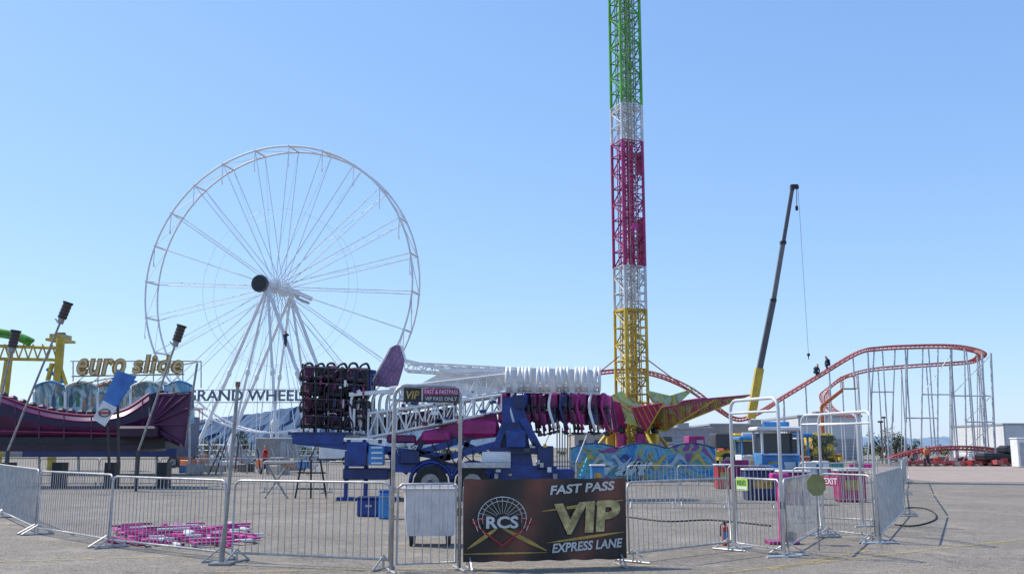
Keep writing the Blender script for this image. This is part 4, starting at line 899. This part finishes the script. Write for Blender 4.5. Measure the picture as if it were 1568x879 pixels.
for u,D,c,w in((425,88,galv2,3.5),(540,95,white,6),(1064,75,mag,1.2),(1120,78,red,1.6)):
    o=GD(u,D); b=B('equipment_trailer',o); b.box(o+V(0,0,1.5),w,2.2,1.9,c,bev=.05); b.box(o+V(0,0,.5),w+.6,2.0,.16,dark); b.box(o+V(w*.2,-1.12,1.4),.5,.04,1.5,roofm)
    for x in(-.5,.5): b.wheel(o+V(x,-1,.38),.38,.25); b.wheel(o+V(x,1,.38),.38,.25)
    b.beam(o+V(w/2,0,.5),o+V(w/2+1.2,0,.5),.12,.12,dark); b.done()
def lift(u,D,pts,m=orange):
    o=GD(u,D); b=B('boom_lift',o); b.box(o+V(0,0,.75),2.6,1.9,.6,m,bev=.08); b.box(o+V(-.3,0,1.3),1.6,1.5,.7,dark,bev=.08)
    for x in(-.9,.9):
        for y in(-.9,.9): b.wheel(o+V(x,y,.45),.45,.35)
    pr=o+V(0,0,1.6)
    for (uu,vv) in pts: n=P(uu,vv,D); b.beam(pr,n,.24,.28,m); pr=n
    b.box(pr+V(.6,0,.1),1.2,.8,.08,dark)
    for x in(0,1.2):
        for y in(-.4,.4): b.tube(pr+V(x,y,.1),pr+V(x,y,1.2),.035,m,5)
    for y in(-.4,.4): b.tube(pr+V(0,y,1.2),pr+V(1.2,y,1.2),.035,m,5)
    b.done()
lift(1262,88,[(1258,622),(1290,597)],orange); lift(288,80,[(284,650)],orange)
b=B('stacked_ride_parts',GD(380,70))
for i in range(60):
    p=GD(U(280,470),U(58,84)); k=R()
    if k<.45: b.box(p+V(0,0,U(.2,.7)),U(.4,1.8),U(.3,1),U(.2,.8),random.choice([galv2,white,dark,orange,lblue,tan]),rz=U(0,3),bev=.03)
    else: 
        q_=p+V(U(-1,1),U(-.5,.5),U(.6,2.2)); b.tube(p,q_,.05,random.choice([galv,dark,galv2]),5); b.tube(p+V(.8,0,0),q_,.04,galv,5)
b.done()
b=B('stacked_ride_parts',GD(1130,55))
for i in range(36):
    p=GD(U(1050,1330),U(48,66)); b.box(p+V(0,0,U(.2,.6)),U(.3,1.4),U(.3,1),U(.2,.9),random.choice([galv2,white,mag,orange,lblue,pink,teal]),rz=U(0,3),bev=.03)
b.done()
for (u,v,m,w) in((1108,748,red,.6),(1302,768,towred,.8),(1215,772,mag,.8),(1165,765,dblue,1.0),(915,750,lblue,.5)):
    o=G(u,v); b=B('ride_entrance_podium',o); b.box(o+V(0,0,.45),w,.6,.9,m,bev=.05); b.box(o+V(0,-.02,.93),w+.08,.66,.06,white,bev=.02); b.box(o+V(0,-.31,.5),w*.6,.03,.3,gold,bev=.01); b.done()
for u,D,h in((1358,100,4.6),(1352,101,4.2)):
    o=GD(u,D); b=B('street_lamp',o); b.tube(o,o+V(0,0,h),.09,mat('brown_pole',(.2,.13,.1)),8,.05); b.box(o+V(0,0,h),.5,.3,.18,dark,bev=.04); b.box(o+V(0,0,.15),.5,.5,.3,tan); b.done()
# ---------------- light, world, camera
SE=math.radians(50); az=V(-0.93,0.36,0).normalized(); sd=V(az.x*math.cos(SE),az.y*math.cos(SE),math.sin(SE))
sl=bpy.data.lights.new('sun','SUN'); sl.energy=5.0; sl.angle=math.radians(.5); sl.color=(1,.94,.84); so=bpy.data.objects.new('sun',sl); bpy.context.scene.collection.objects.link(so); so.rotation_euler=sd.to_track_quat('Z','Y').to_euler(); so.location=(0,0,60)
w=bpy.data.worlds.new('World'); bpy.context.scene.world=w; w.use_nodes=True; nt=w.node_tree; bg=nt.nodes['Background']; sk=nt.nodes.new('ShaderNodeTexSky'); sk.sky_type='NISHITA'; sk.sun_disc=False; sk.sun_elevation=SE; sk.sun_rotation=math.atan2(az.x,az.y); sk.air_density=1.0; sk.dust_density=.6; sk.ozone_density=2.5; sk.altitude=700
sp=nt.nodes.new('ShaderNodeSeparateColor'); cb=nt.nodes.new('ShaderNodeCombineColor'); nt.links.new(sk.outputs[0],sp.inputs[0])
for i,(pw_,gn) in enumerate(((.66,1.72),(.55,2.45),(.36,4.35))):
    a=nt.nodes.new('ShaderNodeMath'); a.operation='POWER'; a.inputs[1].default_value=pw_; nt.links.new(sp.outputs[i],a.inputs[0])
    c=nt.nodes.new('ShaderNodeMath'); c.operation='MULTIPLY'; c.inputs[1].default_value=gn; nt.links.new(a.outputs[0],c.inputs[0]); nt.links.new(c.outputs[0],cb.inputs[i])
nt.links.new(cb.outputs[0],bg.inputs[0]); bg.inputs[1].default_value=.13
cam=bpy.data.cameras.new('camera'); cam.lens=36*F/1568; cam.sensor_width=36; cam.clip_end=20000; co=bpy.data.objects.new('camera',cam); bpy.context.scene.collection.objects.link(co); co.location=(0,0,EYE); co.rotation_euler=(math.pi/2+T,0,0); bpy.context.scene.camera=co
vs=bpy.context.scene.view_settings; vs.view_transform='Standard'; vs.look='None'; vs.exposure=0
